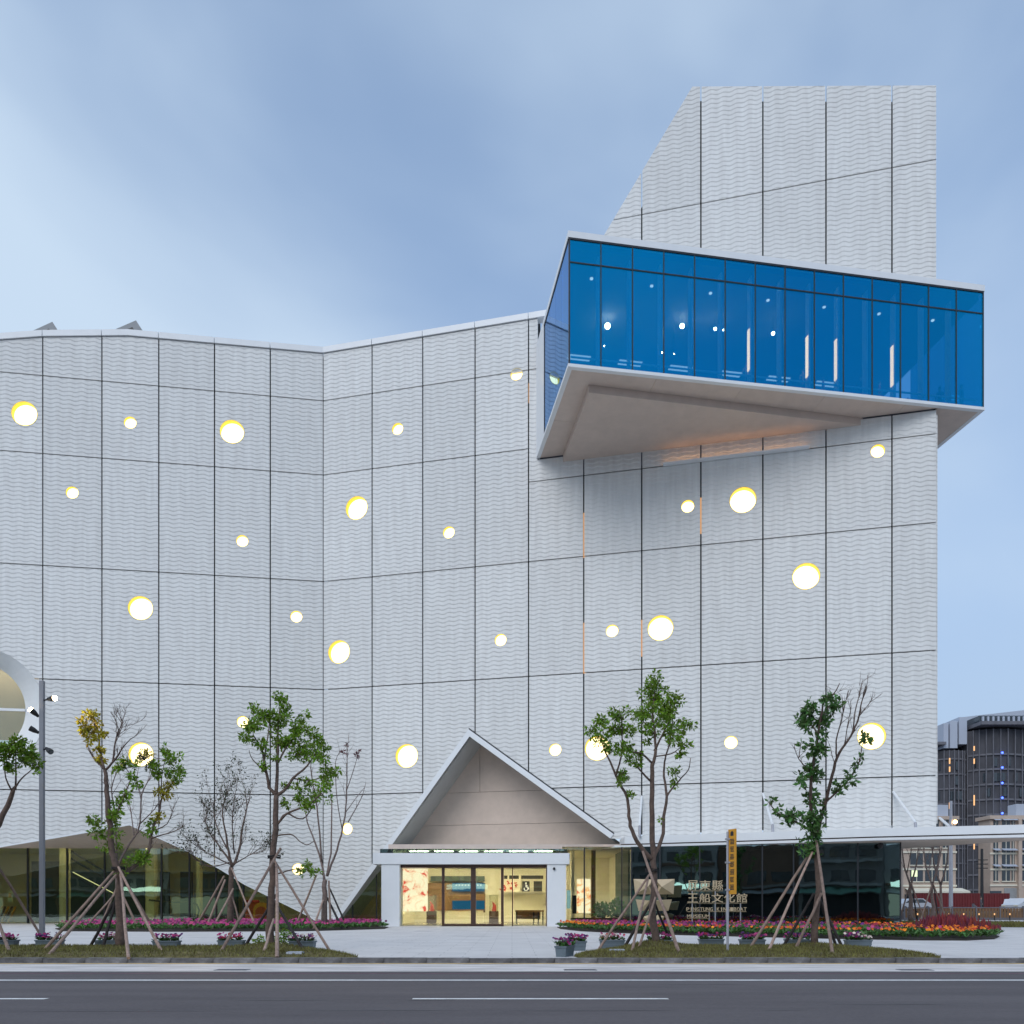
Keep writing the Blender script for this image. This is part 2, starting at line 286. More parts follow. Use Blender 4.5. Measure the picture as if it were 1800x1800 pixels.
# ------------------------------------------------------------------ mesh builder
class MB:
    def __init__(s): s.v = []; s.f = []; s.mi = []; s.cur = 0
    def add(s, vs, fs):
        b = len(s.v); s.v += [tuple(x) for x in vs]; s.f += [tuple(i + b for i in f) for f in fs]; s.mi += [s.cur] * len(fs); return s
    def box(s, x0, x1, y0, y1, z0, z1):
        return s.add([(x0, y0, z0), (x1, y0, z0), (x1, y1, z0), (x0, y1, z0), (x0, y0, z1), (x1, y0, z1), (x1, y1, z1), (x0, y1, z1)],
                     [(3, 2, 1, 0), (4, 5, 6, 7), (0, 1, 5, 4), (1, 2, 6, 5), (2, 3, 7, 6), (3, 0, 4, 7)])
    def obox(s, a, b, half, z0, z1, back=0.0):
        """upright slab along the plan line a-b; half = half thickness"""
        a = Vector(a[:2]); b = Vector(b[:2]); d = (b - a).normalized(); n = Vector((-d.y, d.x)) * half; o = Vector((-d.y, d.x)) * back
        q = [a - n + o, b - n + o, b + n + o, a + n + o]
        return s.prism(q, z0, z1)
    def prism(s, q, z0, z1):
        n = len(q); ar = sum(q[i][0] * q[(i + 1) % n][1] - q[(i + 1) % n][0] * q[i][1] for i in range(n))
        if ar < 0: q = q[::-1]
        vs = [(p[0], p[1], z0) for p in q] + [(p[0], p[1], z1) for p in q]
        tri = tessellate_polygon([[Vector((p[0], p[1], 0)) for p in q]])
        fs = [(i, (i + 1) % n, n + (i + 1) % n, n + i) for i in range(n)]
        for t in tri:
            a_, b_, c_ = (Vector(q[i][:2]) for i in t)
            cr = (b_ - a_).x * (c_ - a_).y - (b_ - a_).y * (c_ - a_).x
            t = tuple(t) if cr > 0 else tuple(t)[::-1]
            fs.append(tuple(n + i for i in t)); fs.append(tuple(t[::-1]))
        return s.add(vs, fs)
    def bar(s, a, b, w_, h=None, up=(0, 0, 1)):
        a = Vector(a); b = Vector(b); h = h or w_; d = (b - a).normalized(); up = Vector(up)
        x = d.cross(up)
        if x.length < 1e-4: x = d.cross(Vector((0, 1, 0)))
        x.normalize(); y = x.cross(d).normalized(); x *= w_ / 2; y *= h / 2
        vs = [a - x - y, a + x - y, a + x + y, a - x + y, b - x - y, b + x - y, b + x + y, b - x + y]
        return s.add(vs, [(3, 2, 1, 0), (4, 5, 6, 7), (0, 1, 5, 4), (1, 2, 6, 5), (2, 3, 7, 6), (3, 0, 4, 7)])
    def tube(s, pts, rs, n=8, cap=True):
        pts = [Vector(p) for p in pts]
        if isinstance(rs, (int, float)): rs = [rs] * len(pts)
        b = len(s.v); ref = None
        for i, p in enumerate(pts):
            d = (pts[min(i + 1, len(pts) - 1)] - pts[max(i - 1, 0)])
            d = d.normalized() if d.length > 1e-9 else Vector((0, 0, 1))
            if ref is None: ref = d.orthogonal().normalized()
            x = (ref - d * ref.dot(d)); x = x.normalized() if x.length > 1e-6 else d.orthogonal().normalized()
            ref = x; y = d.cross(x)
            for k in range(n):
                t = 2 * math.pi * k / n; s.v.append(tuple(p + (x * math.cos(t) + y * math.sin(t)) * rs[i]))
        fs = []
        for i in range(len(pts) - 1):
            for k in range(n):
                k2 = (k + 1) % n; fs.append((b + i * n + k, b + i * n + k2, b + (i + 1) * n + k2, b + (i + 1) * n + k))
        if cap:
            fs.append(tuple(b + k for k in range(n))[::-1]); fs.append(tuple(b + (len(pts) - 1) * n + k for k in range(n)))
        s.f += fs; s.mi += [s.cur] * len(fs); return s
    def ball(s, c, r, n=8, m=5, sc=(1, 1, 1)):
        c = Vector(c); vs = []; fs = []
        for i in range(m + 1):
            ph = math.pi * i / m
            for k in range(n):
                t = 2 * math.pi * k / n
                vs.append(c + Vector((math.sin(ph) * math.cos(t) * sc[0], math.sin(ph) * math.sin(t) * sc[1], math.cos(ph) * sc[2])) * r)
        for i in range(m):
            for k in range(n):
                k2 = (k + 1) % n; fs.append((i * n + k, (i + 1) * n + k, (i + 1) * n + k2, i * n + k2))
        return s.add(vs, fs)
    def quad(s, a, b, c, d): return s.add([a, b, c, d], [(0, 1, 2, 3)])
    def mesh(s, name, mats, off=(0, 0, 0), smooth=False):
        me = bpy.data.meshes.new(name); o = Vector(off)
        me.from_pydata([tuple(Vector(v) - o) for v in s.v], [], s.f)
        for m_ in (mats if isinstance(mats, (list, tuple)) else [mats]): me.materials.append(m_)
        if any(s.mi): me.polygons.foreach_set('material_index', s.mi)
        if smooth: me.polygons.foreach_set('use_smooth', [True] * len(me.polygons))
        me.update(); return me
    def build(s, name, mats, parent=None, off=(0, 0, 0), loc=(0, 0, 0), rz=0.0, smooth=False, kind=None):
        return link(name, s.mesh(name, mats, off, smooth), parent, loc, rz, kind)
def link(name, me, parent=None, loc=(0, 0, 0), rz=0.0, kind=None):
    o = bpy.data.objects.new(name, me); COL.objects.link(o); o.location = loc; o.rotation_euler = (0, 0, rz)
    if parent: o.parent = parent
    if kind: o['kind'] = kind
    return o
def thing(name, label, cat, loc=(0, 0, 0), rz=0.0, group=None):
    o = bpy.data.objects.new(name, None); COL.objects.link(o); o.location = loc; o.rotation_euler = (0, 0, rz); o.empty_display_size = .2
    o['label'] = label; o['category'] = cat
    if group: o['group'] = group
    return o
def tag(o, label, cat, group=None):
    o['label'] = label; o['category'] = cat
    if group: o['group'] = group
    return o
def copy_thing(src, loc, rz, label, group=None):
    c = src.copy(); COL.objects.link(c); c.location = loc; c.rotation_euler = (0, 0, rz); c['label'] = label
    if group: c['group'] = group
    for ch in src.children:
        d = ch.copy(); COL.objects.link(d); d.parent = c
        for g in ch.children:
            k = g.copy(); COL.objects.link(k); k.parent = d
    return c

# ------------------------------------------------------------------ 2-D polygon clipping
def half(poly, ax, ay, c):
    r = []
    for i in range(len(poly)):
        p, q = poly[i - 1], poly[i]
        dp = ax * p[0] + ay * p[1] - c; dq = ax * q[0] + ay * q[1] - c
        if (dp <= 0) != (dq <= 0):
            t = dp / (dp - dq); r.append((p[0] + t * (q[0] - p[0]), p[1] + t * (q[1] - p[1])))
        if dq <= 0: r.append(q)
    return r
def cell(poly, u0, u1, z0, z1):
    for h in ((-1, 0, -u0), (1, 0, u1), (0, -1, -z0), (0, 1, z1)):
        poly = half(poly, *h)
        if len(poly) < 3: return []
    o = []
    for p in poly:
        if not o or abs(p[0] - o[-1][0]) + abs(p[1] - o[-1][1]) > 1e-4: o.append(p)
    if len(o) > 1 and abs(o[0][0] - o[-1][0]) + abs(o[0][1] - o[-1][1]) < 1e-4: o.pop()
    return o
def area(p): return sum(p[i - 1][0] * p[i][1] - p[i][0] * p[i - 1][1] for i in range(len(p))) / 2
def slab2d(poly, holes, y0, y1, mb=None):
    """upright slab in a wall's own (u, z) frame, front at y0, back at y1"""
    mb = mb or MB()
    if area(poly) < 0: poly = poly[::-1]
    loops = [poly] + holes
    flat = [p for l in loops for p in l]; n = len(flat)
    tris = tessellate_polygon([[Vector((p[0], p[1], 0)) for p in l] for l in loops])
    vs = [(p[0], y0, p[1]) for p in flat] + [(p[0], y1, p[1]) for p in flat]; fs = []
    for t in tris:
        a_, b_, c_ = (flat[i] for i in t)
        cr = (b_[0] - a_[0]) * (c_[1] - a_[1]) - (b_[1] - a_[1]) * (c_[0] - a_[0])
        if abs(cr) < 1e-9: continue
        t = tuple(t) if cr > 0 else tuple(t)[::-1]
        fs.append(t); fs.append(tuple(n + i for i in t[::-1]))
    b = 0
    for l in loops:
        m = len(l)
        for i in range(m): j = (i + 1) % m; fs.append((b + j, b + i, n + b + i, n + b + j))
        b += m
    mb.add(vs, fs); return mb
def circ(cu, cz, r, n=40): return [(cu + r * math.cos(2 * math.pi * i / n), cz + r * math.sin(2 * math.pi * i / n)) for i in range(n)]
# ------------------------------------------------------------------ the museum: two facade planes meeting in a valley
CORN = Vector((-13.53, 59.1))
class Wall:
    def __init__(s, d):
        s.d = Vector(d).normalized(); s.nb = Vector((-s.d.y, s.d.x)); s.rz = math.atan2(s.d.y, s.d.x)
    def uz(s, px, py):
        rx = (px - 900) / F           # ray (rx,1)*D = CORN + u*d
        D = (CORN.x * s.d.y - CORN.y * s.d.x) / (rx * s.d.y - s.d.x)
        u = (Vector((rx * D, D)) - CORN).dot(s.d); return (u, EYE + (1595 - py) * D / F)
    def u(s, px): return s.uz(px, 1000)[0]
    def w(s, u, z, back=0.0): p = CORN + s.d * u + s.nb * back; return Vector((p.x, p.y, z))
WL = Wall((21.17, 3.2)); WR = Wall((39.3, -9.1))
museum = thing('museum', 'large pale wave-textured museum with round glowing portholes and a projecting blue glass box', 'museum')
C3 = (CORN.x, CORN.y, 0)
def wallpart(name, mb, mats, W, parent=None, **k):
    if parent is None or parent is museum: return mb.build(name, mats, museum, loc=C3, rz=W.rz, **k)
    return mb.build(name, mats, parent, **k)

TOP = 41.3
big = dict(c=(-41, 1248), r=111)
bu, bz = WL.uz(*big['c']); BR_ = 4.27
uL = WL.u(-215)
# left wall outline (u, z), with a slit that runs down to the big round opening
def lp(px, py): return WL.uz(px, py)
arc = [(bu + BR_ * math.sin(t), bz + BR_ * math.cos(t)) for t in [2 * math.pi * i / 64 for i in range(65)]]
left_low = [(uL, lp(-215, 1526)[1]), (lp(0, 1490)), lp(120, 1470), lp(229, 1451), lp(330, 1497), lp(390, 1530), lp(430, 1555), lp(545, 1612), (WL.u(562), 0.0), (0, 0.0)]
apexL = lp(225, 590)[0]
top_left = [(0, TOP), (apexL, TOP - .12), (lp(75, 590)[0], TOP - .75), (uL, TOP - 2.6)]
zt = TOP - 2.0
left_poly = left_low + [(0, TOP - .45), (apexL, TOP - .57), (lp(75, 590)[0], TOP - 1.2)]
# top edge height above the slit
x0, x1 = lp(75, 590)[0], uL
zs = (TOP - 1.2) + (TOP - 3.05 - (TOP - 1.2)) * ((bu - x0) / (x1 - x0))
left_poly += [(bu, zs)] + arc + [(bu, zs), (uL, TOP - 3.05)]
def rp(px, py): return WR.uz(px, py)
APX = rp(826, 1295); GR = rp(1073, 1474); GL0 = (rp(590, 1622)[0], 0.0)
uBoxL = rp(945, 800)[0]; uEnd = rp(1647, 1000)[0]
ZB = 31.35
right_poly = [(0, 0), GL0, APX, GR, (uEnd, GR[1] - .1), (uEnd, ZB), (uBoxL, ZB), (uBoxL, TOP - .45), (0, TOP - .45)]
tower_poly = [(rp(960, 500)[0] + .9, 38.95), (uEnd, 38.95), (uEnd, rp(1647, 150)[1]), rp(1217, 152), rp(1062, 413), (rp(1062, 413)[0] - 3.1, 38.95 + .6)]
colsL = [uL, bu - 3.68, bu] + [WL.u(x) for x in (75, 179, 279, 377, 475)] + [0]
colsR = [0] + [WR.u(x) for x in (654, 743, 835, 929, 1026, 1128, 1232, 1341, 1452, 1568)] + [uEnd + .001]
Z = EYE
rowsA = [0, 8.0 + Z, 15.6 + Z, 23.35 + Z, 30.98 + Z, 36.3 + Z, 48]
rowsB = [0, 8.0 + Z, 15.6 + Z, 23.35 + Z, 28.72 + Z, 36.3 + Z, 48]
rowsT = [38, 45.35 + Z, 60]
BIGP = [(43, 727), (408, 759), (247, 1069), (627, 893), (596, 1146), (1306, 879), (1417, 1013), (1161, 1104), (715, 1329), (1050, 1315), (1532, 1294), (248, 1326)]
SMALLP = [(229, 743), (127, 866), (426, 951), (521, 1084), (427, 1269), (699, 754), (789, 936), (908, 658), (880, 1125), (976, 1318), (1209, 890), (1543, 793), (1076, 1109), (1285, 1305), (610, 1457), (524, 1528)]
ports = []
for l, r in ((BIGP, .835), (SMALLP, .415)):
    for px, py in l:
        W = WL if px < 568 else WR
        u, z = W.uz(px, py); ports.append((W, u, z, r))
GAP = 0.045
def panels(W, poly, cols, rows_for, T=0.14):
    for i in range(len(cols) - 1):
        rows = rows_for(i)
        for j in range(len(rows) - 1):
            g0 = GAP if cols[i] != 0 else .03; g1 = GAP if cols[i + 1] != 0 else .03
            c = cell(poly, cols[i] + g0, cols[i + 1] - g1, rows[j] + GAP * .8, rows[j + 1] - GAP * .8)
            if len(c) < 3 or abs(area(c)) < .03: continue
            hs = [circ(u, z, r) for (w_, u, z, r) in ports if w_ is W and cols[i] < u < cols[i + 1] and rows[j] < z < rows[j + 1]]
            wallpart('facade_panel', slab2d(c, hs, 0, T), M['wave'], W)
panels(WL, left_poly, colsL, lambda i: rowsA)
panels(WR, right_poly, colsR, lambda i: rowsA if i < 4 else rowsB)
panels(WR, tower_poly, colsR, lambda i: rowsT)

# portholes: rim, deep yellow lining, glowing frosted pane at the back
for W, u, z, r in ports:
    mb = MB(); n = 40; d = 0.42 if r > .6 else 0.25
    prof = [(r * 1.0, .10), (r * 1.0, -.012), (r * .965, -.012), (r * .955, d)]
    for i in range(n):
        t0, t1 = 2 * math.pi * i / n, 2 * math.pi * (i + 1) / n
        for (ra, ya), (rb, yb) in zip(prof, prof[1:]):
            q = [(u + ra * math.cos(t0), ya, z + ra * math.sin(t0)), (u + ra * math.cos(t1), ya, z + ra * math.sin(t1)),
                 (u + rb * math.cos(t1), yb, z + rb * math.sin(t1)), (u + rb * math.cos(t0), yb, z + rb * math.sin(t0))]
            mb.quad(*q)
    po = wallpart('porthole', mb, M['amber'], W)
    c = circ(u, z, r * .955); mb = slab2d(c, [], d - .05, d); mb.build('glowing_pane', M['pane'], po)

# copings and white trims
def trim(W, pts, cols, hgt, y0, y1, name='coping', down=True):
    """band below the polyline pts, cut at the panel joints"""
    poly = list(pts) + [(p[0], p[1] - hgt) for p in reversed(pts)]
    for i in range(len(cols) - 1):
        c = cell(poly, cols[i] + .02, cols[i + 1] - .02, -5, 99)
        if len(c) >= 3 and abs(area(c)) > .005: wallpart(name, slab2d(c, [], y0, y1), M['white'], W)
trim(WL, [(uL, TOP - 2.6), (lp(75, 590)[0], TOP - .75), (apexL, TOP - .12), (-.005, TOP)], colsL, .40, -.10, .55)
trim(WR, [(.005, TOP), (uBoxL + .6, TOP)], colsR, .40, -.10, .55)
def bandpts(pts, off):
    """offset an open polyline sideways in (u,z) (mitred)"""
    r = []
    for i, p in enumerate(pts):
        p = Vector(p); ds = []
        if i > 0: ds.append((p - Vector(pts[i - 1])).normalized())
        if i < len(pts) - 1: ds.append((Vector(pts[i + 1]) - p).normalized())
        n = sum((Vector((-d.y, d.x)) for d in ds), Vector((0, 0))).normalized()
        k = 1 / max(.3, n.dot(Vector((-ds[0].y, ds[0].x)))); r.append(tuple(p + n * off * k))
    return r
gpts = [(GL0[0], 0.0), APX, GR]
outer = bandpts(gpts, .36)
wallpart('gable_trim', slab2d([gpts[0], gpts[1], outer[1], outer[0]][::-1], [], -.10, .3), M['white'], WR)
wallpart('gable_trim', slab2d([gpts[1], gpts[2], outer[2], outer[1]][::-1], [], -.10, .3), M['white'], WR)
# dark joint line along the right-hand slope
o2 = bandpts(gpts, .45)
wallpart('gable_joint', slab2d([outer[1], outer[2], o2[2], o2[1]][::-1], [], -.03, .2), M['blackmetal'], WR)

# backing wall behind the panels (dark cavity), roof and side walls closing the volume
mb = MB(); slab2d([(p[0], p[1]) for p in [(uL, 9.2), lp(0, 1470), lp(229, 1430), lp(390, 1505), lp(545, 1590), (-.6, 0), (0, 0), (0, TOP - .15), (apexL, TOP - .27), (lp(75, 590)[0], TOP - .9), (uL, TOP - 2.75)]], [circ(bu, bz, BR_ + .1, 48)], .80, 1.0, mb)
wallpart('backing_wall', mb, M['backing'], WL)
bo = bandpts(gpts, .35)
mb = slab2d([(0, 0), (bo[0][0] - .6, 0), bo[1], bo[2], (uEnd - .2, GR[1] + .6), (uEnd - .2, ZB - .8), (uBoxL, ZB - .8), (uBoxL, TOP - .15), (0, TOP - .15)], [], .80, 1.0)
wallpart('backing_wall', mb, M['backing'], WR)
mb = slab2d([(p[0] + q[0], p[1] + q[1]) for p, q in zip(tower_poly, [(1.2, 0), (-.2, 0), (-.2, -.45), (.35, -.5), (.9, -.8), (1.2, 0)])], [], .55, .75)
wallpart('backing_wall', mb, M['backing'], WR)
e0 = WR.w(uEnd, 0); e1 = WR.w(uEnd, 0, 26); l1 = WL.w(uL, 0, 26)
mb = MB(); mb.obox(e0 + Vector((WR.nb.x, WR.nb.y, 0)) * .16, e1, .07, 6.3, ZB - .2); mb.build('side_wall', M['wave'], museum)
mb = MB(); c0 = WR.w(0, 0, 1.0); r1 = WR.w(uBoxL - .3, 0, 1.0); r2 = WR.w(uBoxL - .3, 0, 24); l0 = WL.w(uL, 0, 1.0)
mb.prism([l0, c0, r1, r2, l1], TOP - 3.6, TOP - 3.3); mb.build('roof', M['slab'], museum)
# two wedge-shaped skylights showing above the coping
for (xa, ya), (xb, yb), (xc, yc) in (((10, 603), (92, 565.5), (122, 612)), ((153, 600), (239, 563), (268, 608))):
    D0 = 62.6; tri_f = [P(xa, ya, D0), P(xc, yc, D0), P(xb, yb, D0)]; bk = Vector((WL.nb.x, WL.nb.y, 0)) * 5
    mb = MB(); mb.add(tri_f + [v + bk for v in tri_f], [(0, 1, 2), (5, 4, 3), (0, 2, 5, 3), (1, 4, 5, 2), (0, 3, 4, 1)]); sk = mb.build('roof_skylight', M['wedge'], museum)
    c = sum(tri_f, Vector()) / 3; m2 = MB(); m2.add([c + (v - c) * .68 + Vector((0, -.03, -.15)) for v in tri_f], [(0, 1, 2)]); m2.build('louvre', M['black'], sk)

# warm light leaking through a few joints
for px, ya, yb in ((1232, 868, 932), (1128, 1085, 1150), (1026, 895, 975), (1026, 1090, 1180), (929, 665, 700)):
    u, z1 = WR.uz(px, ya); z0 = WR.uz(px, yb)[1]
    m2 = MB(); m2.box(u - .10, u + .10, .50, .54, z0, z1); wallpart('joint_lamp', m2, M['slot'], WR)

# big flared round window at the left edge
mb = MB(); n = 64; iu, iz, ir, dep = bu - .95, bz + .5, 3.25, 1.9
def rq(t, k):
    cu_, cz_, r_, y_ = (bu, bz, BR_ + .02, -.02) if k == 0 else (iu, iz, ir, dep)
    return (cu_ + r_ * math.cos(t), y_, cz_ + r_ * math.sin(t))
for i in range(n):
    t0, t1 = 2 * math.pi * i / n, 2 * math.pi * (i + 1) / n
    mb.quad(rq(t0, 0), rq(t1, 0), rq(t1, 1), rq(t0, 1))
rw = wallpart('round_window', mb, M['white'], WL, smooth=True)
mb = slab2d(circ(iu, iz, ir + .02, 48), [], dep + .02, dep + .06); mb.build('pane', M['clear'], rw)
mb = MB(); mb.box(iu - ir, iu + ir, dep - .12, dep + .01, iz - .09, iz + .09); mb.build('transom', M['white'], rw)
mb = MB(); mb.box(iu - 5, iu + 5, dep + 3.2, dep + 3.4, iz - 1.5, iz + 4.2); mb.build('inner_wall', M['tanwall'], rw)
mb = MB(); mb.box(iu - 5, iu + 5, dep + .3, dep + 3.2, iz - 3.6, iz - 3.4); mb.build('inner_floor', M['creamlt'], rw)
mb = MB(); mb.box(iu - 4, iu + 4, dep + .8, dep + 2.6, iz + 4.0, iz + 4.1); mb.build('ceiling_lamp', em('disc_lamp', (1, .9, .7), 4), rw)

# gable recess over the entrance: soffits, panelled back wall
GD_ = 3.3
def uzbox(poly, y0, y1): return slab2d(poly, [], y0, y1)
ins = bandpts(gpts, -.02)
mb = MB()
T_ = .12
for a_, b_ in ((0, 1), (1, 2)):
    p, q = gpts[a_], gpts[b_]; d = (Vector(q) - Vector(p)).normalized(); nn = Vector((-d.y, d.x))
    vs = []
    for yy in (-.09, GD_):
        for pt in (p, q, tuple(Vector(q) + nn * T_), tuple(Vector(p) + nn * T_)): vs.append((pt[0], yy, pt[1]))
    mb.add(vs, [(0, 1, 2, 3), (7, 6, 5, 4), (0, 4, 5, 1), (1, 5, 6, 2), (2, 6, 7, 3), (3, 7, 4, 0)])
wallpart('gable_soffit', mb, M['greysoffit'], WR)
zg = 5.55
gslope = lambda z: GL0[0] + (APX[0] - GL0[0]) * (z / APX[1])
gpoly = [(gslope(zg), zg), (GR[0] + 1.2, zg), (GR[0] + .3, GR[1]), APX]
zr = [EYE + (1595 - y) * 59.8 / F for y in (1450, 1393)]
for zc, cc in (([zg, zr[0]], [-3, 40]), ([zr[0], zr[1]], [-3, 40]), ([zr[1], 99], [-3, WR.u(823), 40])):
    for i in range(len(cc) - 1):
        c = cell(gpoly, cc[i] + .012, cc[i + 1] - .012, zc[0] + .012, zc[1] - .012)
        if len(c) >= 3: wallpart('gable_panel', slab2d(c, [], GD_ - .25, GD_ - .12), M['soffit'], WR)
mb = slab2d(gpoly, [], GD_ - .10, GD_); wallpart('gable_backing', mb, M['backing'], WR)

# left ground-floor opening: sloped soffit from the facade edge back to the glass line
DG = 62.0
fp = [(uL, lp(-215, 1526)[1]), lp(0, 1490), lp(120, 1470), lp(229, 1451), lp(330, 1497), lp(390, 1530), lp(430, 1555), lp(545, 1612), (WL.u(562), 0.0)]
ZG = EYE + (1595 - 1491) * DG / F
front = [WL.w(u, z) for u, z in fp]
# insert the point where the slope crosses the glass head
k = (ZG - fp[3][1]) / (fp[4][1] - fp[3][1]) if fp[4][1] < ZG else 1
xp = (fp[3][0] + (fp[4][0] - fp[3][0]) * k, ZG)
front.insert(4, WL.w(*xp))
back = [Vector((p.x * DG / p.y, DG, ZG)) if i < 4 else Vector((p.x, DG, min(p.z, ZG))) for i, p in enumerate(front)]
mb = MB()
for i in range(len(front) - 1):
    q = [front[i], front[i + 1], back[i + 1], back[i]]; up = Vector((0, 0, .12))
    mb.add(q + [v + up for v in q], [(0, 1, 2, 3), (7, 6, 5, 4), (0, 4, 5, 1), (2, 6, 7, 3)])
mb.build('entrance_soffit', M['soffit'], museum)
# thin white edge trim along that opening
mb = MB()
for i in range(len(front) - 1):
    mb.bar(front[i] + Vector((0, -.06, .05)), front[i + 1] + Vector((0, -.06, .05)), .1, .1)
mb.build('edge_trim', M['white'], museum)
# glass of the left hall: bays divided by dark mullions
gx = [(x - 900) * DG / F for x in (-160, -60, 49, 118, 184, 284, 333, 380, 428, 470, 560)]
head = [(p.x, p.z) for p in back]
gpl = [(head[0][0], .05)] + head[:]
gpl = [(back[0].x, .05)] + [(p.x, p.z) for p in back if p.z > .06] + [(back[-1].x, .05)]
for i in range(len(gx) - 1):
    c = cell(gpl, gx[i] + .03, gx[i + 1] - .03, .05, ZG - .02)
    if len(c) >= 3:
        mb = slab2d(c, [], 0, .03); mb.build('hall_pane', M['green'], museum, loc=(0, DG + .02, 0))
mb = MB()
for x in gx[1:-1]:
    zt = max(p[1] for p in (cell(gpl, x - .01, x + .01, .05, 99) or [(0, .1)]))
    mm = MB(); mm.box(x - .045, x + .045, DG - .08, DG + .12, .02, zt); mm.build('hall_mullion', M['blackmetal'], museum)

# ------------------------------------------------------------------ viewing box
FL = Vector((3.18, 46.16)); FR = Vector((28.70, 50.20)); bx = (FR - FL).normalized(); bb = Vector((-bx.y, bx.x)); LEN = (FR - FL).length
brz = math.atan2(bx.y, bx.x); B3 = (FL.x, FL.y, 0)
zs0, zs1, zg0, zg1, zr0, zr1 = 30.24 + Z, 30.42 + Z, 30.42 + Z, 37.46 + Z, 37.46 + Z, 37.84 + Z
ztr = 36.12 + Z
uw = lambda x, y: FL + bx * x + bb * y
def wall_hit(x):   # depth (in box frame) at which the main facade is met for a given box x
    p = FL + bx * x; den = bb.x * WR.d.y - bb.y * WR.d.x
    return ((CORN.x - p.x) * WR.d.y - (CORN.y - p.y) * WR.d.x) / den
yL = wall_hit(0); SIDE = 7.0
m0 = MB(); m0.box(-.05, LEN + .05, -.05, 15, zr0 + .02, zr1)
vbox = m0.build('viewing_box', M['white'], museum, loc=B3, rz=brz)
def vp(name, mb, m, **k): return mb.build(name, m, vbox, **k)
mb = MB(); mb.box(-.05, LEN + .05, -.05, .22, zs0, zs1); vp('floor_edge', mb, M['white'])
mb = MB(); mb.box(0, LEN, .24, 14.8, zs1 - .02, zs1 + .15); vp('floor', mb, M['slab'])
mb = MB(); mb.box(.1, LEN - .1, .3, 14.8, zr0 - .3, zr0); vp('ceiling', mb, M['slab'])
# soffit in panels, stopping at the facade on the way back
soff = [(0, .22), (LEN, .22), (LEN, 15), (wall_hit(LEN) * 0 + LEN - 2.98, 15), (LEN - 2.98, wall_hit(LEN - 2.98)), (0, yL)]
wx = None
for x in [i * .05 for i in range(700)]:
    p = uw(x, wall_hit(x))
    if (p - CORN).dot(WR.d) >= uEnd: wx = x; break
soff = [(0, .22), (LEN, .22), (LEN, 15), (wx, 15), (wx, wall_hit(wx) + .02), (0, yL + .02)]
def soffit_pieces(poly, z0, z1, nx, ny):
    xs = [min(p[0] for p in poly) + i * nx for i in range(60)]; ys = [min(p[1] for p in poly) + i * ny for i in range(30)]
    for i in range(len(xs) - 1):
        for j in range(len(ys) - 1):
            c = cell(poly, xs[i] + .008, xs[i + 1] - .008, ys[j] + .008, ys[j + 1] - .008)
            if len(c) >= 3 and abs(area(c)) > .01:
                mb = MB(); mb.prism(c, z0, z1); vp('soffit_panel', mb, M['soffit'])
soffit_pieces(soff, zs0 + .02, zs0 + .08, 5.2, 4.9)
mb = MB(); mb.prism([(p[0], p[1]) for p in soff], zs0 + .10, zs1 - .03); vp('soffit_backing', mb, M['backing'])
# lowered triangular soffit
def tobox(p): v = Vector(p) - FL; return (v.dot(bx), v.dot(bb))
T1, T2, T3 = tobox((4.45, 47.75)), tobox((21.55, 50.98)), tobox((3.42, 55.17))
tri_ = [T1, (T2[0] + .15, T2[1]), (T2[0], T2[1] + .1), T3]
mb = MB(); mb.prism(tri_, zs0 - .44, zs0 + .015); vp('lowered_soffit', mb, M['soffit'])
# glazing: 14 bays, tall pane below, short pane above
bw = LEN / 14
for i in range(14):
    mb = MB(); mb.box(i * bw + .03, (i + 1) * bw - .03, 0.0, .03, zg0, ztr - .03); vp('pane', mb, M['blueglass'])
    mb = MB(); mb.box(i * bw + .03, (i + 1) * bw - .03, 0.0, .03, ztr + .03, zg1 - .05); vp('pane', mb, M['blueglass'])
for i in range(15):
    mb = MB(); x = min(max(i * bw, .035), LEN - .035); mb.box(x - .035, x + .035, -.03, .10, zg0, zg1); vp('mullion', mb, M['blackmetal'])
mb = MB(); mb.box(.08, LEN - .08, -.025, .08, ztr - .035, ztr + .035); vp('transom', mb, M['blackmetal'])
mb = MB(); mb.box(0, LEN, -.035, .09, zg1 - .08, zg1 + .02); vp('head_bar', mb, M['blackmetal'])
for i in range(4):
    y0, y1 = .12 + i * (SIDE - .12) / 4, .12 + (i + 1) * (SIDE - .12) / 4
    for xx in (0.0, LEN - .03):
        mb = MB(); mb.box(xx, xx + .03, y0 + .01, y1 - .01, zg0, zg1 - .05); vp('pane', mb, M['blueglass'])
mb = MB(); mb.box(-.03, .06, .1, SIDE, zg1 - .08, zg1 + .02); vp('head_bar', mb, M['blackmetal'])
mb = MB(); mb.box(-.03, .06, SIDE - .06, SIDE + .02, zg0, zg1); vp('end_post', mb, M['blackmetal'])
mb = MB(); mb.box(-.05, .2, SIDE + .02, yL + .1, zs0, zr0 + .02); vp('end_panel', mb, M['white'])
mb = MB(); mb.box(-.05, .22, .22, SIDE + .02, zs0, zs1); vp('floor_edge', mb, M['white'])
mb = MB(); mb.box(LEN - .2, LEN + .05, .22, 15, zs0, zs1); vp('floor_edge', mb, M['white'])
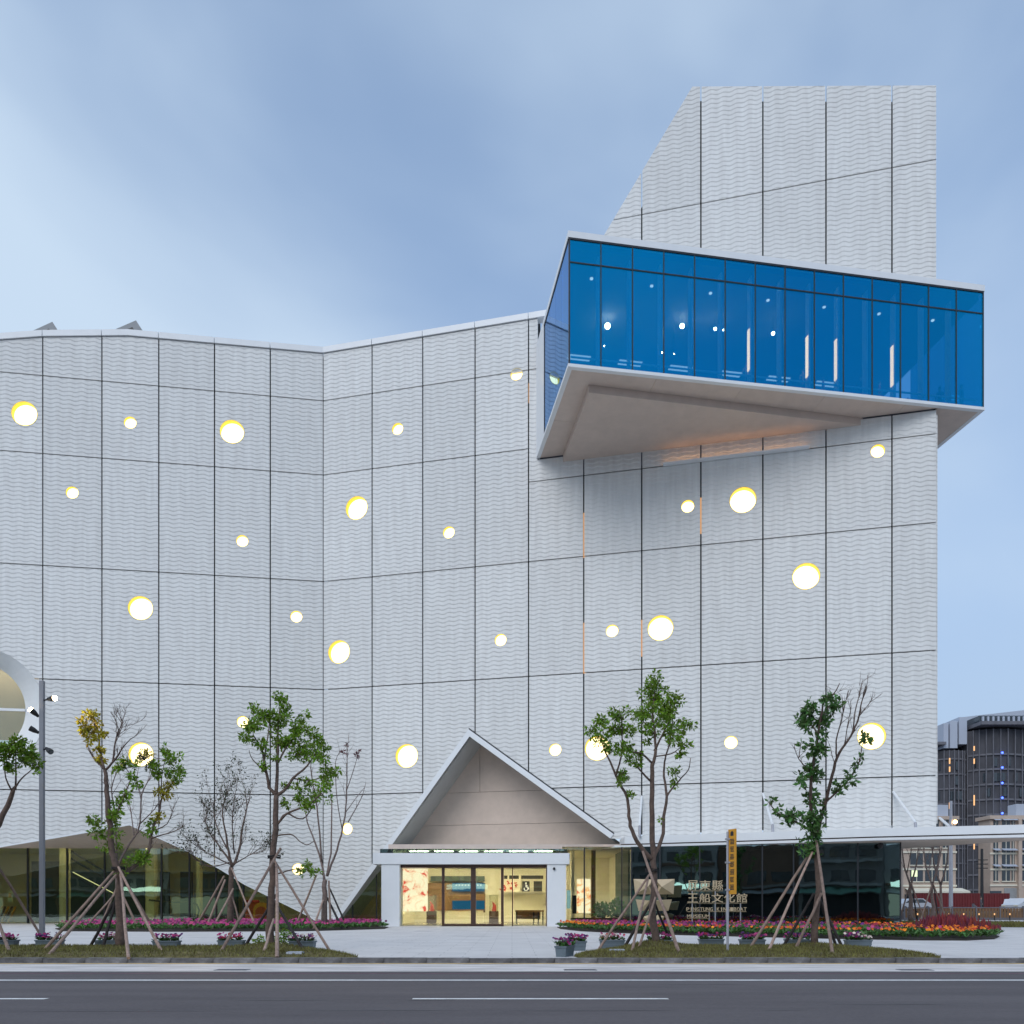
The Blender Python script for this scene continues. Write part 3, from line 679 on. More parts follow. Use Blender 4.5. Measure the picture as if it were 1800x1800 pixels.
# inside: rear wall, pale fins behind the mullions, sill rail, sloping frame at the far end, round ceiling lamps
mb = MB(); mb.box(.2, LEN * .74, 14.2, 14.5, zs1 + .2, zr0 - .3); vp('rear_wall', mb, M['teal'])
for i in range(1, 14):
    mb = MB(); mb.box(i * bw - .05, i * bw + .05, .5, .95, zg0 + .2, zr0 - .4); vp('inner_fin', mb, M['creamlt'])
mb = MB(); mb.box(.2, LEN - .2, .35, .42, zg0 + .62, zg0 + .70); vp('sill_rail', mb, M['creamlt'])
for a_, b_ in (((LEN - 5.2, 8.5, zs1 + .3), (LEN - .8, 8.5, zr0 - 1.5)), ((LEN - 4.2, 7.0, zs1 + .3), (LEN - .2, 7.0, zr0 - 2.4)), ((LEN - 3.0, 8.6, zs1), (LEN - 3.0, 8.6, zr0 - 3.4))):
    mb = MB(); mb.bar(a_, b_, .35, .35); vp('sloping_frame', mb, M['slab'])
for px, py, r in ((1068, 573, .17), (1199, 573, .14), (1257, 578, .09), (1359, 586, .10), (1272, 580, .05), (1062, 608, .04), (1163, 620, .05), (1185, 622, .03)):
    p = P(px, py, 52.0); v = p.xy - FL; mb = MB(); mb.ball((v.dot(bx), v.dot(bb), p.z), r, 12, 8); vp('lamp_globe', mb, M['boxlamp'])
    mb = MB(); mb.tube([(v.dot(bx), v.dot(bb), p.z + r), (v.dot(bx), v.dot(bb), zr0 - .3)], .015, 6); vp('lamp_rod', mb, M['black'])
for i in range(6):
    mb = MB(); mb.box(2 + i * 3.6, 3.6 + i * 3.6, 9.0, 9.5, zr0 - .34, zr0 - .302); vp('ceiling_light', mb, M['boxlight'])  # added fill panels that brighten the box interior, not real fittings
for i in range(7):
    mb = MB(); mb.tube([(1.9 + i * 3.7, 2.3, zr0 - .34), (1.9 + i * 3.7, 2.3, zr0 - .302)], .10, 10); vp('downlight', mb, M['downlight'])  # made-up discs, added to light the people standing below
for i in (6, 8, 9, 11):
    mb = MB(); mb.box(i * bw - .10, i * bw - .055, .6, .85, zg0 + 1.2, zg0 + 3.6); vp('wall_washer', mb, M['washer'])

# made-up uplight strip on the facade, added to make the lowered soffit glow warm
for px in (1300,):
    u, z = WR.uz(px, 800); z = 28.72 + Z; m2 = MB(); m2.box(u - 4.8, u + 4.2, -.30, -.01, z - .03, z + .02); m2.box(u - 4.8, u + 4.2, -.32, -.302, z - .03, z + .08); ul = wallpart('uplight', m2, M['white'], WR)
    m2 = MB(); m2.box(u - 4.7, u + 4.1, -.29, -.24, z + .022, z + .03); m2.build('tube', em('amber_uplight', (1, .5, .2), 7) if px == 1300 else bpy.data.materials['amber_uplight'], ul)

# ------------------------------------------------------------------ entrance portal
DP = 51.8
X = lambda px, D: (px - 900) * D / F
ZZ = lambda py, D: EYE + (1595 - py) * D / F
mb = MB(); mb.box(X(655, DP), X(1001, DP), DP, DP + 6.2, ZZ(1519, DP), ZZ(1499.5, DP)); portal = mb.build('entrance_portal', M['white'], museum)
for a_, b_ in ((670, 702), (962, 995)):
    mb = MB(); mb.box(X(a_, DP), X(b_, DP), DP + .08, DP + 1.6, 0, ZZ(1519, DP) - .003); mb.build('pillar', M['white'], portal)
DD = DP + .75
zh = ZZ(1519, DP) - .01
mb = MB(); mb.box(X(702, DD) + .02, X(962, DD) - .02, DD - .1, DD + .5, zh - .18, zh); mb.build('head_rail', M['bronze'], portal)
posts = [(703, 3), (779, 5), (832, 9), (883, 5), (901, 2), (961, 3)]
for px, w_ in posts:
    mb = MB(); h_ = w_ * DD / F / 2; mb.box(X(px, DD) - h_, X(px, DD) + h_, DD - .06, DD + .12, 0.0, zh - .182); mb.build('door_post', M['bronze'], portal)
for a_, b_, nm in ((705, 776, 'side_light'), (782, 827, 'glass_door'), (837, 880, 'glass_door'), (886, 900, 'side_light'), (903, 959, 'side_light')):
    mb = MB(); z0 = .16 if nm == 'glass_door' else .05
    mb.box(X(a_, DD), X(b_, DD), DD + .01, DD + .03, z0, zh - .2); g_ = mb.build(nm, M['clear'], portal)
    if nm == 'glass_door':
        mb = MB(); mb.box(X(a_, DD) - .02, X(b_, DD) + .02, DD - .04, DD + .08, .02, .155); g_['label'] = 'clear sliding glass door in bronze frame'
        mb.build('bottom_rail', M['bronze'], portal)
mb = MB(); mb.box(X(776, DD), X(884, DD), DD - .4, DD + .6, .002, .015); mb.build('threshold', M['bronze'], portal)
mb = MB(); mb.ball((X(974, DP), DP + .0, ZZ(1527, DP)), .09, 8, 5); mb.build('security_camera', M['black'], portal)
# dark clerestory strip above the beam, glass each side
zc0, zc1 = ZZ(1499.5, DP) + .01, zg + .05
dcl = 55.6
mb = MB(); mb.box(X(668, 54.5), X(998, 54.5), 54.5, 54.53, 4.4, 5.06); mb.build('clerestory_pane', M['darkglass'], museum)
for i in range(8):
    xx = X(690 + i * 42, 54.5); mb = MB(); mb.box(xx - .03, xx + .03, 54.45, 54.499, 4.4, 5.06); mb.build('clerestory_mullion', M['blackmetal'], museum)
mb = MB(); mb.box(-8.15, 3.3, 54.4, 54.6, 5.062, 5.36); mb.box(3.3, 8.2, 54.4, 54.6, 5.2, 5.36); mb.build('lintel', M['soffit'], museum)
# sloping side glass left of the portal
D2 = 59.2
def gl2(px, py): return (X(px, D2), ZZ(py, D2))
tri2 = [gl2(590, 1625), gl2(680, 1625), gl2(680, 1500), gl2(668, 1512)]
tri2[0] = (tri2[0][0], .02); tri2[1] = (tri2[1][0], .02)
cuts = [X(x, D2) for x in (585, 620, 662, 690)]
for i in range(3):
    c = cell(tri2, cuts[i] + .02, cuts[i + 1] - .02, 0.02, 9)
    if len(c) >= 3: slab2d(c, [], 0, .03).build('side_pane', M['green'], museum, loc=(0, D2, 0))
for x in cuts[1:3]:
    zt = max(p[1] for p in cell(tri2, x - .01, x + .01, 0, 9)); mb = MB(); mb.box(x - .04, x + .04, D2 - .06, D2 + .1, 0, zt); mb.build('side_mullion', M['blackmetal'], museum)
mb = MB(); mb.bar((tri2[0][0], D2 - .02, .02), (tri2[3][0], D2 - .02, tri2[3][1]), .14, .14); mb.build('side_frame', M['blackmetal'], museum)

# ------------------------------------------------------------------ glass wall right of the entrance
ga = Vector((X(995, 52.0), 52.0)); gb = Vector((X(1583, 47.5), 47.5)); gd = (gb - ga).normalized(); glen = (gb - ga).length; grz = math.atan2(gd.y, gd.x)
ZH = 4.95
gpx = [995, 1027, 1093, 1110, 1160, 1230, 1340, 1395, 1508, 1583]
def gu(px):
    rx = (px - 900) / F; D = (ga.x * gd.y - ga.y * gd.x) / (rx * gd.y - gd.x); return (Vector((rx * D, D)) - ga).dot(gd)
gus = [gu(x) for x in gpx]
m0 = MB(); m0.box(0, glen, -.02, .16, 0, .14); gw = m0.build('glass_front', M['white'], museum, loc=(ga.x, ga.y, 0), rz=grz)
for i in range(len(gus) - 1):
    mb = MB(); mb.box(gus[i] + .02, gus[i + 1] - .02, .03, .06, .142, ZH); mb.build('pane', M['clear'] if gpx[i] < 1100 else M['darkglass'], gw)
    mb = MB(); mb.box(gus[i + 1] - .04, gus[i + 1] + .04, 0, .10, .142, ZH); mb.build('mullion', M['blackmetal'], gw)
mb = MB(); mb.box(glen - .03, glen, .12, 6.5, .05, ZH); mb.build('end_pane', M['darkglass'], gw)
mb = MB(); mb.box(gu(1110), gu(1122), .5, .7, .142, ZH); mb.build('teal_column', M['teal'], gw)
# canopy
cp = [(7.1, 52.0), (13.1, 49.7), (20.5, 46.5), (27.9, 44.3), (30.2, 44.4), (25.2, 52.9), (7.1, 54.4)]
mb = MB(); mb.prism(cp, 5.2, 5.66); canopy = mb.build('canopy', M['white'], museum)
def inset(pts, d): return [(p[0] - (.3 if i > 2 else 0), p[1] + d) for i, p in enumerate(pts)]
mb = MB(); mb.prism([(6.9, 52.14), (13.1, 49.84), (20.5, 46.64), (27.9, 44.44), (30.0, 44.55), (25.2, 52.8), (6.9, 54.2)], 5.13, 5.197); mb.build('shadow_groove', M['bronze'], canopy)
mb = MB(); mb.prism([(6.5, 52.25), (13.1, 49.75), (20.5, 46.55), (27.85, 44.36), (30.1, 44.46), (25.2, 52.85), (6.5, 54.3)], 4.985, 5.127); mb.build('lower_fascia', M['white'], canopy)
mb = MB(); mb.prism([(5.8, 52.6), (13.1, 50.2), (20.5, 47.1), (27.6, 44.9), (29.6, 44.7), (25.1, 52.7), (5.8, 54.2)], 4.955, 4.983); mb.build('canopy_soffit', M['soffit'], canopy)
mb = MB(); mb.ball((X(1545, 47.5), 47.3, 4.75), .17, 8, 6); mb.build('dome_camera', M['black'], canopy)
for (xa, ya), (xb, yb), Dc in (((1128, 1400), (1124, 1452), 51.5), ((1341, 1395), (1358, 1450), 49.5), ((1570, 1392), (1609, 1446), 47.6), ((1652, 1438), (1668, 1452), 47)):
    W_ = WR.uz(xa, ya); pa = WR.w(W_[0], W_[1], -.02) if xa < 1640 else P(xa, ya, 50); pb = P(xb, yb, Dc); pb.z = max(pb.z, 5.66)
    mb = MB(); mb.tube([pa, pb], .075, 10); mb.build('tie_rod', M['white'], canopy)
    mb = MB(); mb.tube([pb, (pb.x + .02, pb.y - .02, 5.6)], .09, 8); mb.build('rod_foot', M['galv'], canopy)

# ------------------------------------------------------------------ rooms behind the glass
def room(name, x0, x1, y0, y1, z1, wall, floor, yoff=0):
    r = MB(); r.box(x0, x1, y1, y1 + .2, 0, z1); o = r.build(name, wall, museum)
    for nm, b, m_ in (('side_partition', (x0 - .2, x0, y0, y1, 0, z1), wall), ('side_partition', (x1, x1 + .2, y0, y1, 0, z1), wall),
                      ('floor', (x0, x1, y0, y1, .003, .02), floor), ('ceiling', (x0, x1, y0, y1, z1, z1 + .15), M['creamlt'])):
        q = MB(); q.box(*b); q.build(nm, m_, o)
    return o
hall = room('hall_room', X(-160, DG), X(566, DG), DG + .1, DG + 11, 5.9, M['cream'], M['floorin'])
lob = room('lobby_room', -7.9, X(1110, 54.5), 54.6, 67, 5.2, M['creamlt'], M['floorin'])
annex = room('annex_room', X(592, 60), -8.15, D2 + .15, 66, 5.2, M['cream'], M['floorin'])
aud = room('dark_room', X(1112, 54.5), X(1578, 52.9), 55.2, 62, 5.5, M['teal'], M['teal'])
for i in range(6):
    for j in range(3):
        if j == 0 and i > 3: continue
        q = MB(); xx = -7.2 + i * (2.5 if j == 0 else 1.75); q.box(xx, xx + 1.3, (54.9, 58, 62)[j], (55.3, 58.5, 62.5)[j], 5.13, 5.16); q.build('ceiling_light', M['roomlight'], lob)
q = MB(); q.box(-11, -9.5, 62, 62.5, 5.13, 5.16); q.build('ceiling_light', M['dimlight'], annex)
for i in range(7):
    q = MB(); xx = X(-160, DG) + 2 + i * 4.2; q.box(xx, xx + 1.4, DG + .7, DG + 1.3, 5.83, 5.86); q.box(xx + 1, xx + 2.4, DG + 1.8, DG + 2.4, 5.83, 5.86); q.build('ceiling_light', M['dimlight'], hall)
q = MB(); q.box(3.6, 22.3, 52.6, 55.1, .004, .02); q.build('floor', M['teal'], aud)
# hall: teal bays between cream columns, and the escalator
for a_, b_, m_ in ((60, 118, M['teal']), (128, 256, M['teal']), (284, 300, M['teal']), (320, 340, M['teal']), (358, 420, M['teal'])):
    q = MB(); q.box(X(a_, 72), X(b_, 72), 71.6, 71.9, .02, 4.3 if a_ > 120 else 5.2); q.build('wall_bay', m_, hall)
for a_, b_ in ((256, 271), (345, 351), (104, 117)):
    q = MB(); q.box(X(a_, 64), X(b_, 64), 64, 64.6, .02, 5.9); q.build('column', M['cream'], hall)
esc = []
def escbar(pa, pb, w_, m_, nm, D):
    q = MB(); q.bar(P(*pa, D), P(*pb, D), w_, w_); return q.build(nm, m_, hall)
escbar((122, 1494), (190, 1536), .14, M['black'], 'escalator_handrail', 65.5); escbar((122, 1507), (190, 1549), .14, M['black'], 'escalator_handrail', 65.5)
escbar((122, 1535), (215, 1585), .16, M['black'], 'escalator_truss', 66.5); escbar((128, 1533), (215, 1578), .06, M['esclight'], 'escalator_light', 66.4)
q = MB(); q.tube([P(x, y, 64) for x, y in ((262, 1582), (300, 1586), (338, 1586), (346, 1590), (350, 1600), (347, 1612), (340, 1618))], .07, 6); q.build('escalator_newel', M['black'], hall)
# ------------------------------------------------------------------ ground, road, kerb
KY = GD(1685)                         # kerb line
def sheet(name, q, z, m, kind='structure'):
    mb = MB(); mb.add([(p[0], p[1], z) for p in q], [tuple(range(len(q)))]); return mb.build(name, m, kind=kind)
RZ = -0.11
sheet('ground', [(-1500, -900), (1500, -900), (1500, 2200), (-1500, 2200)], -0.17, M['slab'])
RY0 = 16.8
sheet('road', [(-220, -9.0), (220, -9.0), (220, RY0 + .2), (-220, RY0 + .2)], RZ, M['asphalt'])
sheet('gutter', [(-220, RY0), (220, RY0), (220, KY + .1), (-220, KY + .1)], RZ + .004, M['gutter'])
mb = MB(); mb.box(-220, 60, KY + .2, 110, -.1, 0); mb.box(60.01, 220, 62, 110, -.1, 0); mb.build('plaza', M['plaza'], kind='structure')
kerb = bpy.data.objects.new('kerb', None); COL.objects.link(kerb); kerb['kind'] = 'structure'
mb = MB(); mb.box(0.004, 0.996, KY, KY + .2, RZ, .012)
kme = mb.mesh('kerb_stone', M['kerbstone'])
for i in range(-32, 40):
    link('kerb_stone', kme, kerb, (i + R.uniform(-.002, .002), R.uniform(-.008, .008), R.uniform(-.01, .004)))
sheet('yellow_line', [(-220, KY - .30), (220, KY - .30), (220, KY - .10), (-220, KY - .10)], RZ + .008, M['paint_y'])
sheet('edge_line', [(-220, 14.72), (220, 14.72), (220, 14.92), (-220, 14.92)], RZ + .004, M['paint_w'])
sheet('red_line', [(-220, 16.25), (220, 16.25), (220, 16.36), (-220, 16.36)], RZ + .004, M['pinkpaint'])
dl = 11.8
for i in range(-3, 4):
    x0 = (725 - 900) * dl / F + i * 8.89
    sheet('lane_dash', [(x0, dl - .07), (x0 + 3.66, dl - .07), (x0 + 3.66, dl + .07), (x0, dl + .07)], RZ + .004, M['paint_w'])
for x, y, l_ in ((-6.4, 10.40, 3.1), (-2.9, 10.44, 2.4), (-.3, 10.43, 2.6), (3.1, 10.5, .7), (-4.0, 11.6, 1.6), (-1.6, 11.62, .8), (-6.1, 14.3, 2.2), (1.9, 14.0, 2.5), (4.2, 11.1, 1.9)):
    sheet('worn_line', [(x, y + .02), (x + l_ * .3, y), (x + l_, y + .03), (x + l_ * .7, y + .055)], RZ + .004, M['worn'])
# drain gratings set in the gutter
for px, lab in ((1020, 'dark drain grating in the gutter in front of the entrance'), (1608, 'dark drain grating in the gutter at the right end'), (408, 'dark drain grating in the gutter near the leafy left tree')):
    D = 17.2; t = thing('drain_grating', lab, 'drain', (X(px, D), D, RZ + .006), group='drain gratings in the gutter')
    mb = MB(); mb.box(-.32, .32, -.14, -.12, 0, .008); mb.box(-.32, .32, .12, .14, 0, .008); mb.box(-.34, -.32, -.14, .14, 0, .008); mb.box(.32, .34, -.14, .14, 0, .008); mb.build('frame', M['steel'], t)
    mb = MB(); mb.box(-.32, .32, -.12, .12, -.001, .002); mb.build('pit', M['black'], t)
    bar_me = (lambda b: b.box(-.012, .012, -.12, .12, 0, .007))(MB()).mesh('bar', M['slab'])
    for i in range(12): link('bar', bar_me, t, (-.29 + i * .053, 0, .001))

# turf islands behind the kerb (low mounds) with grass blades
def inpoly(p, q):
    c = False
    for i in range(len(q)):
        a_, b_ = q[i - 1], q[i]
        if (a_[1] > p[1]) != (b_[1] > p[1]) and p[0] < (b_[0] - a_[0]) * (p[1] - a_[1]) / (b_[1] - a_[1]) + a_[0]: c = not c
    return c
y0 = KY + .22
yb = 24.2
turfL = [(-22, y0), (X(632, y0), y0), (X(625, 20.1), 20.1), (X(606, 21), 21.0), (X(570, 22), 22.4), (X(520, 23), 23.6), (X(470, 24), yb), (-22, yb)]
turfR = [(X(1008, 20.2), 20.2), (X(1016, y0), y0), (X(1655, y0), y0), (X(1640, 20.3), 20.3), (X(1580, 22), 22.0), (X(1520, 23.4), 23.4), (X(1450, yb), yb), (X(1150, yb + .2), yb + .2), (X(1075, 23), 23.0), (X(1030, 21.5), 21.5)]
mounds = []
def edge_d(p, q):
    m = 9
    for i in range(len(q)):
        a_, b_ = Vector(q[i - 1]), Vector(q[i]); t = max(0, min(1, (Vector(p) - a_).dot(b_ - a_) / max(1e-9, (b_ - a_).length_squared)))
        m = min(m, (a_ + (b_ - a_) * t - Vector(p)).length)
    return m
def turf_h(p, q):
    h = .10 * min(1, edge_d(p, q) / .7) ** .6
    for mx_, my_, mr, mh in mounds: h += mh * math.exp(-((p[0] - mx_) ** 2 + (p[1] - my_) ** 2) / mr ** 2)
    return h + .006
def turf(q, name, n):
    xs = [p[0] for p in q]; ys = [p[1] for p in q]; st = .22; mb = MB(); idx = {}
    # triangulated sheet: boundary first, then interior grid cells clipped to the outline
    i0 = int(min(xs) / st) - 1; i1 = int(max(xs) / st) + 2; j0 = int(min(ys) / st) - 1; j1 = int(max(ys) / st) + 2
    for i in range(i0, i1):
        for j in range(j0, j1):
            c = cell(q, i * st, (i + 1) * st, j * st, (j + 1) * st)
            if len(c) >= 3 and abs(area(c)) > 1e-5:
                if area(c) < 0: c = c[::-1]
                mb.add([(p[0], p[1], turf_h(p, q)) for p in c], [tuple(range(len(c)))])
    base = mb.build('turf', M['grassbase'], kind='structure')
    mb = MB(); k = 0
    while k < n:
        p = (R.uniform(min(xs), max(xs)), R.uniform(min(ys), max(ys)))
        if not inpoly(p, q): continue
        k += 1; z = turf_h(p, q); h = R.uniform(.03, .085); t = R.uniform(0, 6.28); w_ = R.uniform(.008, .016); dx, dy = math.cos(t) * w_, math.sin(t) * w_
        lx, ly = R.uniform(-.05, .05), R.uniform(-.05, .05)
        mb.add([(p[0] - dx, p[1] - dy, z - .01), (p[0] + dx, p[1] + dy, z - .01), (p[0] + lx, p[1] + ly, z + h)], [(0, 1, 2)])
    g = mb.build('grass', M['grass'], kind='stuff'); g['label'] = name
TREE_D = 22.9
mounds += [(X(1150, TREE_D), TREE_D, .75, .16), (X(1432, TREE_D), TREE_D, .6, .10), (X(478, TREE_D), TREE_D - .2, .7, .10), (X(214, TREE_D), TREE_D, .5, .03)]
turf(turfL, 'short browning grass on the left kerbside strip', 26000)
turf(turfR, 'short browning grass on the right kerbside strip', 20000)
for px, py, lab in ((519, 1682, 'small white utility cover in the grass of the left strip'), (1084, 1679, 'small white utility cover in the grass of the right strip')):
    p = G(px, py); mb = MB(); h_ = turf_h((p.x, p.y), turfL if px < 900 else turfR)
    mb.box(-.19, .19, -.13, .13, 0, .05); mb.box(-.16, .16, -.10, .10, .05, .055); tag(mb.build('utility_cover', M['finwhite'], loc=(p.x, p.y, h_ - .01)), lab, 'utility cover')
# lawn strip and path far right
sheet('lawn', [(X(1583, 53), 53), (X(1900, 47.5), 47.5), (X(1900, 66), 66), (X(1583, 72), 72)], .006, M['grassbase'])
mb = MB()
lq = [(X(1583, 53), 53), (X(1900, 47.5), 47.5), (X(1900, 66), 66), (X(1583, 72), 72)]
k = 0
while k < 9000:
    p = (R.uniform(24, 46), R.uniform(47, 72))
    if inpoly(p, lq):
        k += 1; t = R.uniform(0, 6.28); mb.add([(p[0] - .03 * math.cos(t), p[1] - .03 * math.sin(t), 0), (p[0] + .03 * math.cos(t), p[1] + .03 * math.sin(t), 0), (p[0] + R.uniform(-.05, .05), p[1], R.uniform(.06, .16))], [(0, 1, 2)])
g = mb.build('grass', M['grass'], kind='stuff'); g['label'] = 'yellowing lawn at the right beyond the plaza'

# ------------------------------------------------------------------ flowers
def plant_parts(fol, blo, p, s, cols, nb, nl=6, h=.25):
    """one bedding plant: a few leaves and nb blossoms"""
    for _ in range(nl):
        t = R.uniform(0, 6.28); l_ = R.uniform(.6, 1.1) * s; a_ = Vector(p); d = Vector((math.cos(t), math.sin(t), 0)); n_ = Vector((-d.y, d.x, 0)) * l_ * .28
        z0 = R.uniform(0, h * .5); tip = a_ + d * l_ + Vector((0, 0, h * R.uniform(.3, .95)))
        fol.add([a_ + Vector((0, 0, z0)), a_ + d * l_ * .5 + n_ + Vector((0, 0, h * .55)), tip, a_ + d * l_ * .5 - n_ + Vector((0, 0, h * .55))], [(0, 1, 2, 3)])
    for _ in range(nb):
        c = Vector(p) + Vector((R.uniform(-s, s) * .8, R.uniform(-s, s) * .8, h * R.uniform(.9, 1.2))); r = s * R.uniform(.24, .38)
        nrm = Vector((R.uniform(-.7, .7), R.uniform(-1.2, .1), R.uniform(.4, 1))).normalized(); x = nrm.orthogonal().normalized(); y = nrm.cross(x)
        m_ = R.choice(cols); b = blo[m_]; k0 = R.uniform(0, 6.28)
        vs = [c - nrm * r * .35]
        for i in range(5):
            t = k0 + i * 2 * math.pi / 5; vs.append(c + (x * math.cos(t) + y * math.sin(t)) * r)
        b.add(vs, [(0, i + 1, (i + 1) % 5 + 1) for i in range(5)])
def bed(label, outline, n, style, hmax, name='flower_bed'):
    xs = [p[0] for p in outline]; ys = [p[1] for p in outline]
    ox, oy = sum(xs) / len(xs), min(ys)
    t = thing(name, label, 'flower bed', (ox, oy, 0)); off = (ox, oy, 0)
    mb = MB(); mb.prism(outline, 0.004, .035); mb.build('soil', M['soil'], t, off)
    fol = MB(); blo = {}
    k = 0
    while k < n:
        p = (R.uniform(min(xs), max(xs)), R.uniform(min(ys), max(ys)))
        if not inpoly(p, outline): continue
        k += 1; cols, nb, h, s = style(p, edge_d(p, outline))
        for c_ in cols: blo.setdefault(c_, MB())
        plant_parts(fol, blo, (p[0], p[1], .08), s, cols, nb, 6, h)
    fol.build('foliage', M['leafdark'], t, off, kind='stuff')
    for c_, b in blo.items(): b.build('blossoms', M[c_], t, off, kind='stuff')
    return t
bedL = [G(97, 1633).xy, G(110, 1637).xy, G(300, 1638).xy, G(540, 1637).xy, G(610, 1635).xy, G(676, 1633).xy, G(683, 1630).xy, G(660, 1628.5).xy, (-8.6, 57.3), (-20, 57.0), (X(215, 57), 57), (X(120, 52), 52)]
def styL(p, e_):
    if e_ < .3: return (['petpink'], 0, .27, .24)
    front = p[1] < 47.5 or p[0] > -12
    if p[1] > 50 and p[0] > -27 and p[0] < -12: return (['petpink'], 0 if R.random() < .8 else 1, .32, .30)
    return (['petpink', 'petpink', 'petmag'], R.choice((0, 1, 1)) if front else R.choice((0, 0, 0, 1)), .30, .24)
bed('long low bed of pink petunias in front of the left glass hall', [tuple(p) for p in bedL], 2600, styL, .3)
bedR = [G(979, 1630).xy, G(985, 1633).xy, G(1020, 1637).xy, G(1080, 1640).xy, G(1200, 1644).xy, G(1400, 1649).xy, G(1600, 1653).xy, G(1700, 1653.5).xy, G(1748, 1651).xy, G(1757, 1647).xy, G(1740, 1642).xy, G(1690, 1638).xy, G(1600, 1637).xy, (X(1560, 43), 43.0), (X(1330, 45.2), 45.2), (X(1100, 48), 48.0), (X(1000, 49.5), 49.5)]
bedR = [tuple(p) for p in bedR]
def styR(p, e_):
    if e_ < .25: return (['petorange'], 0, .27, .22)
    if e_ < 1.0: return (['petorange'], R.choice((0, 1, 2)), .30, .20)
    if p[0] > 16.5 and e_ > 1.0: return (['petorange', 'celosia'], R.choice((0, 1)), .30, .22)
    if e_ < 2.3: return (['petpink', 'petpink', 'petmag'], R.choice((0, 1, 1)) if p[0] < 13 else R.choice((0, 0, 1)), .34, .22)
    return (['petpurple', 'petred'], 1 if R.random() < .10 else 0, .38, .26)
bed('long bed of orange and pink flowers below the dark glass wall', bedR, 3400, styR, .3)
# plumes of celosia on a small mound at the right end of that bed
p0 = G(1672, 1643); t = thing('celosia_clump', 'mound of dark red plumed flowers behind the orange bed', 'flowers', (p0.x, p0.y, 0))
f_, b_ = MB(), MB()
for _ in range(330):
    a_ = R.uniform(0, 6.28); q = math.sqrt(R.random()); x, y = q * 2.1 * math.cos(a_), q * 1.5 * math.sin(a_); h = (.30 + .55 * (1 - q * q)) * R.uniform(.8, 1.15)
    b_.tube([(x, y, h * .55), (x + R.uniform(-.03, .03), y, h * .8), (x + R.uniform(-.05, .05), y, h + .06)], [.065, .05, .008], 5, False)
    for _k in range(4):
        tt = R.uniform(0, 6.28); d = Vector((math.cos(tt), math.sin(tt), 0)) * .2; n_ = Vector((-d.y, d.x, 0)) * .3
        o_ = Vector((x, y, h * .3)); f_.add([o_, o_ + d * .5 + n_, o_ + d + Vector((0, 0, .1)), o_ + d * .5 - n_], [(0, 1, 2, 3)])
f_.build('foliage', M['leafdark'], t, kind='stuff'); b_.build('plumes', M['celosia'], t, kind='stuff')

# planters: blue-grey plastic troughs of petunias
PLB = MB()
L_, W_2, H_ = .355, .14, .26
PLB.add([(-L_ * .92, -W_2 * .85, 0), (L_ * .92, -W_2 * .85, 0), (L_ * .92, W_2 * .85, 0), (-L_ * .92, W_2 * .85, 0), (-L_, -W_2, H_), (L_, -W_2, H_), (L_, W_2, H_), (-L_, W_2, H_)],
        [(3, 2, 1, 0), (0, 1, 5, 4), (1, 2, 6, 5), (2, 3, 7, 6), (3, 0, 4, 7)])
PLB_me = PLB.mesh('trough', M['planter'])
rim = MB(); rim.box(-L_ - .015, L_ + .015, -W_2 - .015, -W_2 + .01, H_ - .035, H_ + .005); rim.box(-L_ - .015, L_ + .015, W_2 - .01, W_2 + .015, H_ - .035, H_ + .005)
rim.box(-L_ - .015, -L_ + .01, -W_2 + .01, W_2 - .01, H_ - .035, H_ + .005); rim.box(L_ - .01, L_ + .015, -W_2 + .01, W_2 - .01, H_ - .035, H_ + .005)
rim.box(-L_ * .975, L_ * .975, -W_2 * .985, -W_2 * .93, H_ * .46, H_ * .54); rim_me = rim.mesh('rim', M['planter'])
soil_me = MB().box(-L_ + .01, L_ - .01, -W_2 + .01, W_2 - .01, H_ - .06, H_ - .03).mesh('soil', M['soil'])
pl = [(8, 1668, 'petmag petpink', 'planter of magenta flowers at the far left edge of the plaza', 0),
      (88, 1668, 'petpurple petmag', 'planter of purple flowers just behind the lamp post', .05),
      (192, 1668.5, 'petpale petmag petpink', 'planter with cream and pink flowers left of the yellow-leaved tree trunk', 0),
      (293, 1670, 'petmag petpink petpurple', 'planter of mixed magenta flowers on its own right of the yellow-leaved tree', -.03),
      (407, 1669, 'petmag petpink petred', 'planter of pink and magenta flowers left of the leafy left tree', .02),
      (532, 1670, 'petpale petmag petpurple', 'planter of white and purple flowers beside low shrubs at the leafy left tree', -.05),
      (1007, 1671, 'petmag petpurple petpink', 'rear one of the two touching planters near the entrance', .15),
      (993, 1681, 'petpurple petmag', 'front one of the two touching planters near the entrance', 1.2),
      (1076, 1668, 'petred petpink petpale', 'planter of crimson and pale pink flowers left of the tall leafy right tree', 0),
      (1160, 1668, 'petmag petpink', 'planter half hidden behind the trunk of the tall leafy right tree', .04),
      (1250, 1666, 'petred petmag petpurple', 'planter of crimson and purple flowers left of the yellow sign post', 0),
      (1322, 1667, 'petpink petpurple petmag', 'planter of violet-pink flowers right of the yellow sign post', .03),
      (1402, 1667, 'petpurple petpink', 'planter of purple flowers left of the sparse right tree trunk', -.04),
      (1508, 1668, 'petmag petpurple petpale', 'rightmost planter, magenta and white flowers right of the sparse tree', .02)]
